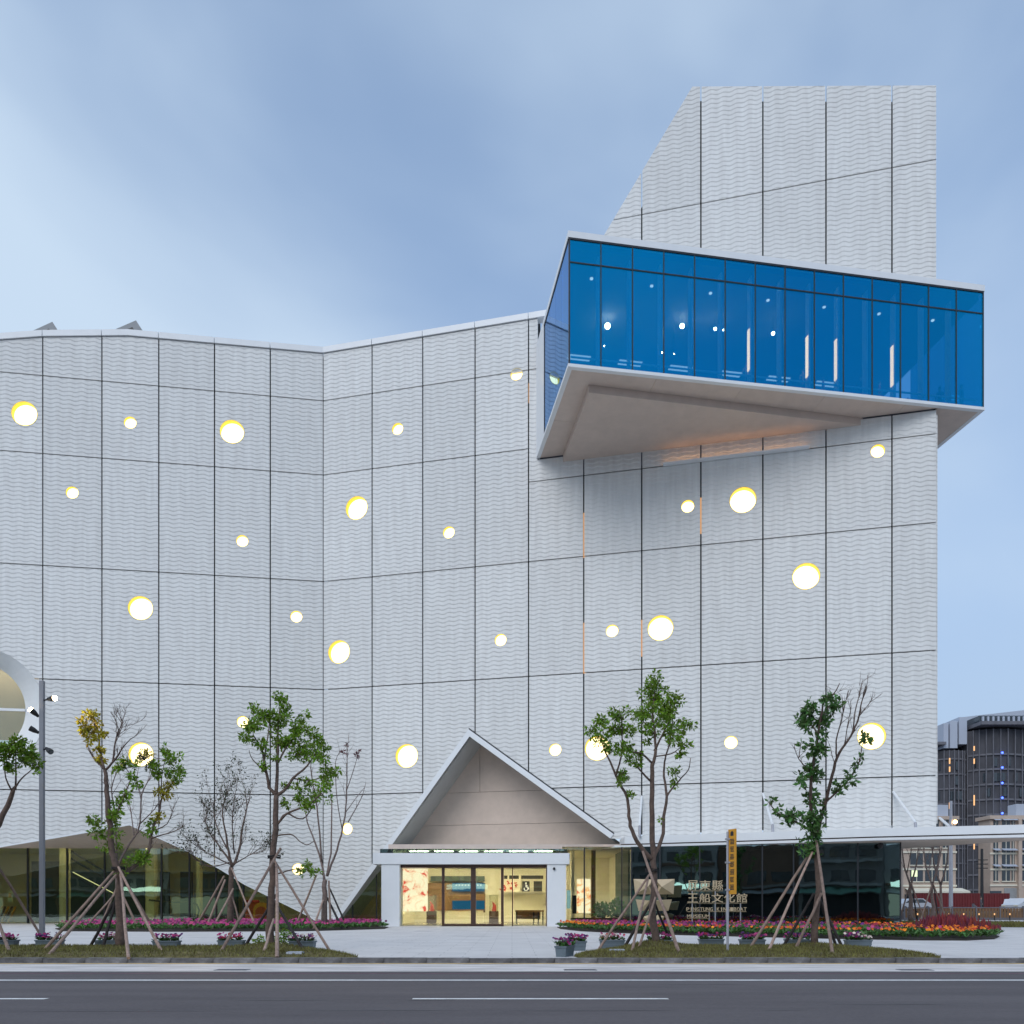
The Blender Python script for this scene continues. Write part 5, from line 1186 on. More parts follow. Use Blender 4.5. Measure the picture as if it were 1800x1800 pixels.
for i in range(7):       # seven dark stacked characters, too small to read in the photograph: plain strokes
    h = .165; z0 = zc - h
    for k in range(4):
        zz_ = z0 + .02 + k * h * .22; a_, b_ = rr.uniform(.2, .32), rr.uniform(.68, .8); mb.add([onb(a_, zz_), onb(b_, zz_), onb(b_, zz_ + .02), onb(a_, zz_ + .02)], [(0, 1, 2, 3)])
    for k in range(2):
        a_ = .34 + k * .26; mb.add([onb(a_, z0 + .01), onb(a_ + .08, z0 + .01), onb(a_ + .08, z0 + h * .8), onb(a_, z0 + h * .8)], [(0, 1, 2, 3)])
    zc -= .19
mb.build('lettering', M['black'], board, s0)

LD = 43.6
def glyphs(txt, size, ext):
    c = bpy.data.curves.new('letter', 'FONT'); c.body = txt; c.size = size; c.extrude = ext; c.resolution_u = 3; c.offset = .004
    o = bpy.data.objects.new('letter', c); COL.objects.link(o); bpy.context.view_layer.update()
    me = bpy.data.meshes.new_from_object(o.evaluated_get(bpy.context.evaluated_depsgraph_get())); bpy.data.objects.remove(o)
    return me
l0 = P(1260, 1640, LD); l0.z = 0
ms = thing('museum_sign', 'tan freestanding letters of the museum name on thin posts in the flower bed', 'sign', l0)
def place_text(txt, pxs, pyt, pyb, ext=.03):
    for ch, (a_, b_) in zip(txt, pxs):
        me = glyphs(ch, 1.0, ext)
        vs = [v.co.copy() for v in me.vertices]
        if not vs: continue
        x0_, x1_ = min(v.x for v in vs), max(v.x for v in vs); y0_, y1_ = min(v.y for v in vs), max(v.y for v in vs)
        X0, X1 = X(a_, LD) - l0.x, X(b_, LD) - l0.x; Z0, Z1 = ZZ(pyb, LD), ZZ(pyt, LD)
        for v in me.vertices:
            c = v.co; v.co = Vector((X0 + (c.x - x0_) / max(1e-6, x1_ - x0_) * (X1 - X0), c.z - .03, Z0 + (c.y - y0_) / max(1e-6, y1_ - y0_) * (Z1 - Z0)))
        me.materials.clear(); me.materials.append(M['tan']); me.update(); link('letter', me, ms)
place_text('屏東縣', [(1208.5, 1226.5), (1229.5, 1249), (1251.5, 1270.5)], 1547.5, 1565)
place_text('王船文化館', [(1208.5, 1226.5), (1229, 1248.5), (1250.5, 1271), (1272.5, 1291.5), (1294, 1313)], 1570.5, 1586.5)
def latin(txt, x0_, x1_, pyt, pyb):
    n = len(txt); w_ = (x1_ - x0_) / n
    place_text([c for c in txt], [(x0_ + i * w_ + (w_ * .36 if txt[i] == 'I' else w_ * .08), x0_ + (i + 1) * w_ - (w_ * .36 if txt[i] == 'I' else w_ * .08)) for i in range(n)], pyt, pyb, .02)
latin('PINGTUNG KING-BOAT', 1206, 1312.5, 1595, 1601.5)
latin('MUSEUM', 1207, 1247, 1607.5, 1613.5)
for px, py in ((1217, 1566), (1247, 1603), (1257.5, 1566), (1302, 1588), (1277, 1588)):
    x = X(px, LD) - l0.x; mb = MB(); mb.box(x - .025, x + .025, .02, .07, 0, ZZ(py, LD)); mb.build('sign_leg', M['galv'], ms)
mb = MB()
for py in (1602.5, 1614.5, 1587.5, 1566):
    x1_ = {1602.5: 1312, 1614.5: 1248, 1587.5: 1313, 1566: 1271}[py]
    mb.box(X(1208, LD) - l0.x, X(x1_, LD) - l0.x, .01, .03, ZZ(py, LD) - .012, ZZ(py, LD) + .012)
mb.build('rail', M['tan'], ms)
# faceted tan emblem
ED = 44.2; e0_ = P(1150, 1640, ED); e0_.z = 0
em_ = thing('emblem', 'tan faceted emblem of three stacked folded plates behind the tall leafy right tree', 'emblem', e0_)
def plate(outline, ridges, dep, fold):
    """outline px polygon, faces folded towards ridge points"""
    vs = [(X(x, ED), ED, ZZ(y, ED)) for x, y in outline]; n = len(vs)
    rv = [(X(x, ED), ED - dep, ZZ(y, ED)) for x, y in ridges]
    mb = MB(); fs = []
    for i in range(n):
        j = (i + 1) % n; fs.append((i, j, n + fold[i])); 
        if fold[i] != fold[j]: fs.append((j, n + fold[j], n + fold[i]))
    bk = [(x, y + .12, z) for x, y, z in vs]
    mb.add(vs + rv + bk, fs + [(j, i, n + len(rv) + i, n + len(rv) + j) for i, j in ((i, (i + 1) % n) for i in range(n))] + [tuple(n + len(rv) + i for i in range(n))])
    mb.build('folded_plate', M['tan'], em_, e0_)
plate([(1114, 1545), (1148, 1546), (1143, 1558), (1146, 1572), (1117, 1572)], [(1137, 1559)], .35, [0] * 5)
plate([(1186, 1545), (1184, 1572), (1154, 1572), (1158, 1558), (1152, 1546)], [(1161, 1559)], .35, [0] * 5)
plate([(1118, 1581), (1150, 1587), (1181, 1581), (1175, 1601), (1123, 1601)], [(1140, 1583), (1160, 1583)], .3, [0, 0, 1, 1, 0])
plate([(1129, 1612), (1142, 1608), (1150, 1613), (1157, 1608), (1168, 1611), (1163, 1622), (1150, 1628), (1136, 1622)], [(1149, 1618)], .25, [0] * 8)
mb = MB(); mb.box(e0_.x - .08, e0_.x + .08, ED + .13, ED + .3, 0, ZZ(1548, ED)); mb.build('mast', M['tan'], em_, e0_)

# ------------------------------------------------------------------ furnishings seen through the entrance glass
def flat(name, lab, cat, px0, py0, px1, py1, D, m, th=.06, group=None):
    o = P((px0 + px1) / 2, py1, D); mb = MB(); mb.box(X(px0, D), X(px1, D), D - th, D, ZZ(py1, D), ZZ(py0, D))
    t = thing(name, lab, cat, o, 0, group); mb.build('panel', M[m] if isinstance(m, str) else m, t, o); return t, o
t, o = flat('information_screen', 'upper blue display panel on the lobby rear wall behind the middle doors', 'display', 795, 1552, 852, 1567, 66.4, 'bluescreen')
mb = MB()
for i in range(9): x = X(802 + i * 5.4, 66.3); mb.box(x - .06, x + .06, 66.30, 66.335, ZZ(1557.4, 66.3), ZZ(1554.6, 66.3))
mb.build('lettering', em('pale_print', (.8, .85, .9), .8), t, o)
t, o = flat('information_screen', 'lower blue display panel below the brown board behind the middle doors', 'display', 795, 1583, 852, 1601, 66.4, 'bluescreen')
flat('wall_board', 'brown board behind the blue displays on the lobby rear wall', 'board', 752, 1552, 853, 1604, 66.75, 'wood')
flat('lintel_board', 'pale teal header board above the blue displays', 'board', 757, 1540, 852, 1549, 66.4, 'teal')
t, o = flat('wall_picture', 'bright red and white picture on the lobby wall right of the middle doors', 'picture', 880, 1546, 914, 1568, 66, 'creamlt')
mb = MB(); rr = random.Random(3)
for _ in range(16):
    x, z = rr.uniform(882, 911), rr.uniform(1549, 1566); a_ = rr.uniform(0, 6); mb.tube([(X(x + k * 1.0 * math.cos(a_ + k * .5), 65.9), 65.92, ZZ(z + k * .8 * math.sin(a_ + k * .5), 65.9)) for k in range(5)], .05, 5)
mb.build('brushwork', M['red'], t, o, kind='stuff')
t, o = flat('restroom_sign', 'black sign with a white wheelchair symbol seen through the right door glass', 'sign', 918, 1549, 931, 1567, 65.5, 'black')
q = lambda x, y: P(x, y, 65.40)
mb = MB(); mb.tube([q(924.5 + 3.2 * math.cos(a_), 1562.3 + 3.2 * math.sin(a_)) for a_ in [(-.5 + i * 4.2 / 12) for i in range(13)]], .035, 6); mb.ball(q(924.5, 1552.6), .07, 8, 6)
mb.tube([q(924.6, 1554.6), q(924.8, 1559.3), q(928.0, 1559.3), q(929.3, 1563.6)], .045, 6); mb.tube([q(924.7, 1556.8), q(927.4, 1556.8)], .035, 6)
mb.build('wheelchair_symbol', em('white_symbol', (1, .95, .85), 1.1), t, o)
flat('wall_sign', 'plain black sign right of the wheelchair sign', 'sign', 938, 1549, 953, 1567, 65.5, 'black')
for i, (a_, b_) in enumerate(((886, 892), (895, 912), (916, 955))): flat('ceiling_sign', ('short', 'middle', 'long')[i] + ' dark hanging sign above the black wall signs in the lobby', 'sign', a_, 1539, b_, 1545, 62, 'black', group='hanging signs in the lobby')
flat('poster_wall', 'large white and red poster wall on the left of the lobby', 'poster', 706, 1527, 752, 1602, 58.2, poster('lit_poster', (1, .9, .7), (1, .75, .55), (.75, .06, .04), 1.3))
o = P(930, 1604, 60); t = thing('display_table', 'long wooden table with dark legs behind the right door glass', 'table', (o.x, 60, .02))
mb = MB(); mb.box(X(906, 60), X(956, 60), 59.6, 60.4, .88, 1.0); mb.box(X(908, 60), X(950, 60), 60.0, 60.05, .35, .88); mb.build('table_top', M['wood'], t, (o.x, 60, .02))
for x in (908, 938, 946, 954):
    mb = MB(); mb.box(X(x, 60) - .05, X(x, 60) + .05, 59.65, 59.75, .02, .88); mb.build('leg', M['black'], t, (o.x, 60, .02))
o = P(1055, 1619, 52.2); t = thing('bench', 'long dark wooden bench behind the glass right of the entrance', 'bench', (o.x, 55.2, .02))
mb = MB(); mb.box(X(1004, 55), X(1105, 55), 55.0, 55.6, .30, .50); mb.build('seat', M['darkwood'], t, (o.x, 55.2, .02))
for x in (1008, 1050, 1098):
    mb = MB(); mb.box(X(x, 55) - .2, X(x, 55) + .2, 55.1, 55.5, .02, .30); mb.build('leg', M['darkwood'], t, (o.x, 55.2, .02))
for px, D, lab, s_ in ((1056, 56.3, 'left potted plant behind the dark bench', .55), (1082, 56.0, 'right larger potted plant behind the dark bench', .7)):
    x = X(px, D); t = thing('potted_plant', lab, 'potted plant', (x, D, .02)); mb = MB(); mb.tube([(0, 0, 0), (0, 0, .5)], [.2, .27], 10); mb.build('pot', M['creamlt'], t)
    fm = MB(); leaves(fm, Vector((0, 0, .5 + s_ * .9)), s_, 260, .3); fm.build('foliage', M['leafdark'], t)
for a_, b_, m_, lab in ((1040, 1047, 'wood', 'brown column behind the glass right of the entrance'), (1004, 1010, 'creamlt', 'pale column just right of the entrance portal')):
    D = 58; t = thing('column', lab, 'column', (X(a_, D), D, .02)); mb = MB(); mb.box(0, X(b_, D) - X(a_, D), 0, .5, 0, 5.4); mb.build('shaft', M[m_], t)
flat('poster', 'bright red and white hanging poster behind the glass right of the entrance', 'poster', 1014, 1545, 1038, 1605, 62, poster('lit_poster_two', (1, .9, .7), (1, .6, .3), (.8, .05, .05), 1.3))
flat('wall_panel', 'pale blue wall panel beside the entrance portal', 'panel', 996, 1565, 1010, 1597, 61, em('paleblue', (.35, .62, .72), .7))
flat('info_stand', 'narrow black information stand behind the glass right of the entrance', 'stand', 1006, 1574, 1013, 1606, 57.5, 'black')
# more of the lobby: reception desk, display cases, ceiling spots
o = P(805, 1606, 62.5); t = thing('reception_desk', 'pale reception desk in front of the blue displays', 'desk', (o.x, 62.5, .02)); mb = MB(); mb.box(-1.7, 1.9, 0, .8, 0, .95); mb.build('body', M['creamlt'], t); mb = MB(); mb.box(-1.8, 2.0, -.08, .85, .95, 1.02); mb.build('counter_top', M['wood'], t)
for px, lab in ((868, 'tall glass display case right of the reception desk'), (758, 'tall glass display case left of the reception desk')):
    o = P(px, 1608, 60.5); t = thing('display_case', lab, 'display case', (o.x, 60.5, .02), 0, 'display cases in the lobby'); mb = MB(); mb.box(-.35, .35, 0, .6, 0, .9); mb.build('plinth', M['darkwood'], t); mb = MB(); mb.box(-.33, .33, .02, .58, .9, 2.1); mb.build('glass_hood', M['clear'], t); mb = MB(); mb.tube([(0, .3, .9), (.05, .3, 1.3), (-.1, .3, 1.6)], [.18, .12, .03], 8); mb.build('exhibit', M['red'], t)
for i, px in enumerate((716, 748, 803, 855, 893, 930, 951)):
    D = 57 + (i % 3) * 2; x = X(px, D); t = thing('track_spotlight', ('first', 'second', 'third', 'fourth', 'fifth', 'sixth', 'seventh')[i] + ' small black ceiling spotlight from the left in the lobby', 'spotlight', (x, D, 5.18), 0, 'ceiling spotlights in the lobby')
    mb = MB(); mb.tube([(0, 0, 0), (0, 0, -.55)], .02, 6); mb.build('rod', M['black'], t); mb = MB(); mb.tube([(0, .05, -.55), (0, -.12, -.78)], .09, 10); hs_ = mb.build('housing', M['black'], t); mb = MB(); mb.tube([(0, -.121, -.781), (0, -.13, -.79)], .075, 10); mb.build('lens', M['washer'], hs_)
for i, px in enumerate((690, 735, 782, 826, 872, 918, 962)):
    mb = MB(); x = X(px, 66.9); mb.box(x - .03, x + .03, 66.93, 66.99, .02, 5.2); mb.build('wall_batten', M['creamlt'], lob)
# hall play objects
hD = 64.5; x = X(459, hD); t = thing('play_arch', 'yellow round-topped seat in the left hall near the sloping wall', 'seat', (x, hD, .02))
mb = slab2d([(-.62, 0)] + [(.62 * math.cos(math.pi - i * math.pi / 14) , 1.0 + .35 * math.sin(i * math.pi / 14) * 1.6) for i in range(15)] + [(.62, 0)], [], 0, .5); mb.build('body', M['yellow'], t)
mb = slab2d([(-.45, .1)] + [(.45 * math.cos(math.pi - i * math.pi / 10), .85 + .4 * math.sin(i * math.pi / 10)) for i in range(11)] + [(.45, .1)], [], -.03, -.002); mb.build('face_panel', M['orangeplastic'], t)
x = X(440, hD); t = thing('play_drum', 'red and orange drum beside the yellow seat in the left hall', 'drum', (x, hD + .5, .02)); mb = MB(); mb.tube([(0, 0, 0), (0, 0, 1.6)], .55, 14); mb.build('body', M['orangeplastic'], t)
mb = MB(); mb.tube([(0, 0, 1.6), (0, 0, 1.75)], [.58, .5], 14); mb.build('rim', M['red'], t)
x = X(63, 66); t = thing('notice', 'small white and yellow notice in the left hall window', 'notice', (x, 62.6, 1.6)); mb = MB(); mb.box(-.17, .17, 0, .03, 0, .8); mb.build('sheet', M['creamlt'], t); mb = MB(); mb.box(-.12, .12, -.01, -.001, .35, .7); mb.build('print', M['yellow'], t)
for i in range(6):
    x = X(3 + i * 6, 66); t = thing('barrier_board', ('first', 'second', 'third', 'fourth', 'fifth', 'sixth')[i] + ' slanted barrier slat from the left edge in the left hall', 'barrier', (x, 65, .02), 0, 'orange slats in the left hall'); mb = MB(); mb.bar((-.2, 0, 0), (.35, 0, 1.25), .2, .06); mb.build('slat', M['yellow'] if i % 2 else M['wood'], t); mb = MB(); mb.bar((-.32, .1, 0), (.1, .1, .8), .05, .05); mb.build('strut', M['black'], t)

# ------------------------------------------------------------------ people in the viewing box
def figure(name):
    V = [(0, 0, .95), (0, 0, 1.15), (0, 0, 1.38), (0, 0, 1.50), (0, -.01, 1.60), (0, -.02, 1.72),
         (.17, 0, 1.42), (.23, .01, 1.14), (.20, -.12, .92), (.19, -.16, .84), (-.17, 0, 1.42), (-.23, .01, 1.14), (-.21, -.10, .92), (-.20, -.14, .84),
         (.09, 0, .88), (.10, -.02, .48), (.10, .02, .08), (.10, -.14, .04), (-.09, 0, .88), (-.10, .0, .48), (-.11, .04, .08), (-.11, -.12, .04)]
    E = [(0, 1), (1, 2), (2, 3), (3, 4), (4, 5), (2, 6), (6, 7), (7, 8), (8, 9), (2, 10), (10, 11), (11, 12), (12, 13), (0, 14), (14, 15), (15, 16), (16, 17), (0, 18), (18, 19), (19, 20), (20, 21)]
    rs = [.13, .12, .13, .055, .09, .085, .06, .048, .036, .035, .06, .048, .036, .035, .085, .06, .04, .04, .085, .06, .04, .04]
    me = bpy.data.meshes.new(name); me.from_pydata(V, E, []); o = bpy.data.objects.new(name, me); COL.objects.link(o)
    m = o.modifiers.new('skin', 'SKIN'); 
    for i, r_ in enumerate(rs): me.skin_vertices[0].data[i].radius = (r_, r_ * (.8 if i < 3 else 1))
    me.skin_vertices[0].data[0].use_root = True
    o.modifiers.new('sub', 'SUBSURF').levels = 1
    bpy.context.view_layer.update()
    r = bpy.data.meshes.new_from_object(o.evaluated_get(bpy.context.evaluated_depsgraph_get())); bpy.data.objects.remove(o)
    for m_ in ('clothdark', 'skin', 'clothred'): r.materials.append(M[m_])
    for f in r.polygons:
        z = f.center.z; f.material_index = 1 if z > 1.47 or (z < .93 and abs(f.center.x) > .17) else 0
    return r
bm_ = figure('body'); bm_red = bm_.copy()
for f in bm_red.polygons:
    if f.material_index == 0 and f.center.z > .95: f.material_index = 2
hr = MB(); hr.ball((0, .015, 1.70), .108, 10, 6, (.95, 1.0, 1.0)); hair_me = hr.mesh('hair', M['hair'])
ppl = [(1312, 1.1, 0, 'person in dark clothes standing left of the bright lit fins in the blue glass box', 0), (1411, 1.2, .3, 'person in dark clothes with head near the fourth lit fin of the blue glass box', 0),
       (1447, 1.7, 1.2, 'person in a red top just right of the pale-headed visitor in the blue glass box', 1), (1473, 1.0, 2.2, 'person in a red top beside the brightest fin in the blue glass box', 1),
       (1513, 1.2, -.2, 'person in dark clothes standing right of the brightest fin in the blue glass box', 0), (1546, 1.5, 1.0, 'person in a red top right of the middle of the blue glass box', 1),
       (1652, 1.4, 2.8, 'person in dark clothes before the sloping frame in the blue glass box', 0), (1690, 1.0, .6, 'person in dark clothes in the last bay of the blue glass box', 0)]
for px, dep_, rz, lab, rd in ppl:
    rx = (px - 900) / F; o_ = FL + bb * dep_
    D = (o_.x * bx.y - o_.y * bx.x) / (rx * bx.y - bx.x); pt = Vector((rx * D, D))
    t = thing('person', lab, 'person', (pt.x, pt.y, zs1 + .15), rz, 'visitors in the blue glass box')
    link('body', bm_red if rd else bm_, t); link('hair', hair_me, t)

# ------------------------------------------------------------------ far right: street, houses, netted tower
FZ = .7
mb = MB(); mb.box(26, 200, 79, 134, -.1, FZ); mb.build('far_road', M['asphalt'], kind='structure')
bD = 76
t = thing('guard_fence', 'long low fence of brown slats beyond the lawn at the right', 'fence', (X(1590, bD), bD, 0)); fo = (X(1590, bD), bD, 0)
pme = MB().box(-.05, .05, -.05, .05, 0, 1.3).mesh('post', M['slab']); sme = MB().box(-.11, .11, -.02, .02, .25, 1.12).mesh('slat', M['wood'])
for i in range(7): link('post', pme, t, (i * 2.2, 0, 0))
for i in range(52): link('slat', sme, t, (.15 + i * .285, .03, 0))
mb = MB(); mb.box(0, 14.8, -.03, .0, 1.14, 1.22); mb.box(0, 14.8, -.03, .0, .16, .24); mb.build('rail', M['slab'], t)
for i in range(7):
    x = X(1612 + i * 27, 75.5); q = thing('bollard_lamp', ('first', 'second', 'third', 'fourth', 'fifth', 'sixth', 'seventh')[i] + ' small amber marker light from the left before the slatted fence', 'marker light', (x, 75.4, 0), 0, 'amber marker lights along the far fence'); mb = MB(); mb.tube([(0, 0, 0), (0, 0, .5)], .05, 6); mb.build('stem', M['black'], q); mb = MB(); mb.tube([(0, 0, .5), (0, 0, .66)], .05, 6); mb.build('lens', M['worklight'], q)
hD = 108
t = thing('hoarding', 'dark red corrugated site hoarding beyond the slatted fence', 'hoarding', (X(1606, hD), hD, FZ))
hm = MB(); hm.box(0.01, .69, 0, .06, 0, 2.35); hm.box(.1, .25, -.05, -.001, 0, 2.35); hm.box(.45, .6, -.05, -.001, 0, 2.35); hme = hm.mesh('sheet', M['redfence'])
for i in range(18): link('sheet', hme, t, (i * .7, 0, 0))
# far lamp post
fD = 84; x = X(1671.5, fD); t = thing('street_lamp', 'grey street lamp with a warm lit head at the far right behind the canopy', 'street lamp', (x, fD, 0))
mb = MB(); mb.tube([(0, 0, 0), (0, 0, ZZ(1408, fD))], [.20, .13], 10); mb.build('pole', M['galv'], t); mb = MB(); mb.box(-.35, .35, -.35, .35, 0, .35); mb.build('base', M['slab'], t)
zl = ZZ(1445, fD); mb = MB(); mb.tube([(0, 0, zl + .3), (.3, -.1, zl + .25), (.36, -.12, zl + .1)], .05, 6); mb.build('arm', M['galv'], t); mb = MB(); mb.ball((.36, -.15, zl), .2, 10, 6); mb.build('lamp_globe', em('amber_globe', (1, .62, .25), 12), t)
pD_ = 100; x = X(1726, pD_); t = thing('utility_pole', 'dark utility pole standing before the beige houses at the far right', 'pole', (x, pD_, FZ)); mb = MB(); mb.tube([(0, 0, 0), (0, 0, ZZ(1492, pD_) - FZ)], [.2, .15], 8); mb.build('shaft', M['black'], t)
for k in range(3): mb = MB(); mb.box(-.7, .7, -.06, .06, 5.2 + k * .5, 5.3 + k * .5); mb.build('crossarm', M['black'], t)
# beige houses
def house(name, lab, x0, x1, D, ztop, rows, cols, roof=True, awn=True, dp=10):
    t = thing(name, lab, 'house', (x0, D, FZ)); o = (x0, D, FZ)
    mb = MB(); mb.box(x0, x1, D, D + dp, FZ, ztop); mb.build('wall', M['beige'], t, o)
    mb = MB(); mb.box(x0 - .3, x1 + .3, D - .4, D + dp + .3, ztop, ztop + .5); mb.build('roof_slab', M['beige'], t, o)
    mb = MB(); mb.box(x0 + (x1 - x0) * .45, x1 - .8, D + .5, D + 2.5, ztop + .5, ztop + 2.2); mb.build('roof_tank', M['finwhite'], t, o)
    for i, zc in enumerate(rows):
        for c0, c1 in cols:
            mb = MB(); mb.box(X(c0, D), X(c1, D), D - .06, D - .002, zc - 1.0, zc + 1.0); wd = mb.build('window', M['winglass'], t, o)
            mb = MB(); xm = (X(c0, D) + X(c1, D)) / 2; mb.box(xm - .04, xm + .04, D - .09, D - .062, zc - 1, zc + 1); mb.box(X(c0, D) - .1, X(c1, D) + .1, D - .2, D - .002, zc - 1.14, zc - 1.003); mb.build('frame', M['creamlt'], wd, o)
            if awn and c1 - c0 < 17:
                mb = MB(); mb.add([(X(c0, D) - .15, D - .01, zc + 1.35), (X(c1, D) + .15, D - .01, zc + 1.35), (X(c1, D) + .15, D - .8, zc + 1.0), (X(c0, D) - .15, D - .8, zc + 1.0)], [(0, 1, 2, 3)]); mb.build('awning', M['finwhite'], wd, o)
        mb = MB(); mb.box(x0 - .1, x1 + .1, D - .15, D - .003, zc - 1.75, zc - 1.5); mb.build('string_course', M['creamlt'], t, o)
    return t, o
D = 118
rowsz = [ZZ(y, D) for y in (1478, 1508, 1537)]
t, o = house('beige_house', 'beige tiled house with a ground-floor awning seen below the canopy left of the netted tower', X(1588, D), X(1680, D), D, ZZ(1441, D), rowsz + [ZZ(1452, D)], ((1600, 1622), (1626, 1650), (1657, 1667)), awn=False)
mb = MB(); mb.add([(X(1590, D), D - .01, ZZ(1561, D)), (X(1690, D), D - .01, ZZ(1561, D)), (X(1692, D), D - 2, ZZ(1567, D)), (X(1588, D), D - 2, ZZ(1567, D)), (X(1692, D), D - 2, ZZ(1570, D)), (X(1588, D), D - 2, ZZ(1570, D))], [(0, 1, 2, 3), (3, 2, 4, 5)]); mb.build('awning', M['creamlt'], t, o)
mb = MB(); mb.box(X(1602, D), X(1612, D), D - .10, D - .07, ZZ(1541, D), ZZ(1530, D)); mb.build('lit_window', em('lit_window', (.75, .9, .55), 1.2), t, o)
mb = MB(); mb.box(X(1590, D), X(1680, D), D - .08, D - .003, FZ, ZZ(1572, D)); mb.build('shop_front', M['winglass'], t, o)
D = 116
t, o = house('beige_house', 'beige tiled house with white window awnings at the right edge', X(1741, D), X(1850, D), D, ZZ(1440, D), [ZZ(y, D) for y in (1455, 1480, 1508, 1536)], ((1746, 1754), (1761, 1775), (1778, 1783), (1796, 1806)), dp=3)
mb = MB(); mb.box(X(1787, D), X(1793, D), D - .5, D - .003, FZ, ZZ(1440, D)); mb.build('pilaster', M['beige'], t, o)
mb = MB(); mb.box(X(1765, D), X(1789, D), D - .07, D - .003, FZ, ZZ(1561, D)); mb.build('garage_door', M['shutter'], t, o)
mb = MB(); mb.box(X(1740, D), X(1760, D), D - .07, D - .003, FZ, ZZ(1566, D)); mb.build('garage_door', M['winglass'], t, o)
# netted tower under construction
TD = 175
t = thing('netted_tower', 'tall curved building under construction wrapped in dark netting at the far right', 'building', (X(1700, TD), TD, 0)); o = (X(1700, TD), TD, 0)
def blk(nm, m_, a_, b_, y0_, y1_, D0, D1):
    mb = MB(); mb.box(X(a_, TD), X(b_, TD), D0, D1, ZZ(y1_, TD), ZZ(y0_, TD)); return mb.build(nm, m_, t, o)
def curve(nm, m_, px_, py0, py1, off, th=.0):
    pts = [(X(a_, TD), TD + d - off) for a_, d in px_]; q = pts + [(pts[-1][0], TD + 30), (pts[0][0], TD + 30)]
    mb = MB(); mb.prism(q, ZZ(py1, TD), ZZ(py0, TD)); return mb.build(nm, m_, t, o)
cl = [(1640, 6), (1652, 4), (1668, 2.4), (1684, 1.8), (1700, 2.2), (1712, 3.2)]
cr = [(1712.3, 3.0), (1725, 1.2), (1745, .2), (1770, 0), (1800, 1.0), (1840, 4)]
curve('netting', M['net'], cl, 1316, 1606, 0); curve('netting', M['net'], cr, 1281, 1606, 0)
for i in range(12):
    y = 1324 + i * 26.5
    curve('floor_ledge', M['slab'], cl, y + 6, y + 8.6, .25); curve('floor_ledge', M['slab'], cr, y, y + 3.2, .3)
mbp = {}
for lst, yt in ((cl, 1316), (cr, 1281)):
    for k in range(len(lst) - 1):
        for f_ in (0, .5):
            a_ = lst[k][0] + (lst[k + 1][0] - lst[k][0]) * f_; d = lst[k][1] + (lst[k + 1][1] - lst[k][1]) * f_
            mb = MB(); mb.box(X(a_, TD) - .09, X(a_, TD) + .09, TD + d - .5, TD + d - .32, ZZ(1606, TD), ZZ(yt, TD)); mb.build('scaffold_post', M['slab'], t, o)
rr = random.Random(4)
for i in range(40):
    lst = cr if i % 5 < 3 else cl; a_ = rr.uniform(lst[0][0] + 8, lst[-1][0] - 14); k = max(j for j in range(len(lst) - 1) if lst[j][0] <= a_); d = lst[k][1] + (lst[k + 1][1] - lst[k][1]) * (a_ - lst[k][0]) / (lst[k + 1][0] - lst[k][0])
    y = (1330 if lst is cr else 1334) + 26.5 * rr.randint(0, 6); mb = MB(); mb.box(X(a_, TD), X(a_ + rr.uniform(4, 9), TD), TD + d - .28, TD + d - .05, ZZ(y + 17, TD), ZZ(y + 2, TD)); mb.build('window', M['winglass'], t, o)
blk('roof_slab', M['slab'], 1716, 1850, 1271, 1277, TD - 2, TD + 20); blk('roof_slab', M['slab'], 1652, 1668, 1302, 1307, TD + 1, TD + 20); blk('attic_wall', M['winglass'], 1726, 1850, 1256, 1271, TD + 1, TD + 20)
for i in range(9): blk('attic_post', M['finwhite'], 1730 + i * 9, 1733 + i * 9, 1258, 1271, TD + .6, TD + .99)
for a_, b_, y0_, y1_ in ((1666.5, 1675, 1268, 1312), (1678, 1691, 1264, 1312), (1694, 1708, 1257, 1305)): blk('fin', M['finwhite'], a_, b_, y0_, y1_, TD + 1.8, TD + 12)
mb = MB(); mb.add([(X(1711, TD), TD + 6, ZZ(1300, TD)), (X(1860, TD), TD + 6, ZZ(1300, TD)), (X(1860, TD), TD + 6, ZZ(1233, TD)), (X(1711, TD), TD + 6, ZZ(1250, TD)), (X(1711, TD), TD + 16, ZZ(1300, TD)), (X(1860, TD), TD + 16, ZZ(1300, TD)), (X(1860, TD), TD + 16, ZZ(1233, TD)), (X(1711, TD), TD + 16, ZZ(1250, TD))], [(0, 1, 2, 3), (7, 6, 5, 4), (3, 2, 6, 7), (0, 3, 7, 4)]); mb.build('parapet_wall', M['finwhite'], t, o)
for px, segs in ((1668, ((1333, 1343), (1348, 1357), (1411, 1422))), (1711, ((1312, 1320), (1334, 1343), (1398, 1416), (1480, 1493)))):
    for a_, b_ in segs: blk('work_light', M['worklight'], px - .8, px + .8, a_, b_, TD - .4, TD - .2)
for y in (1324, 1350, 1377, 1403, 1430):
    mb = MB(); mb.ball((X(1759, TD), TD - .6, ZZ(y, TD)), .22, 8, 6); mb.build('blue_lamp', M['bluedot'], t, o)
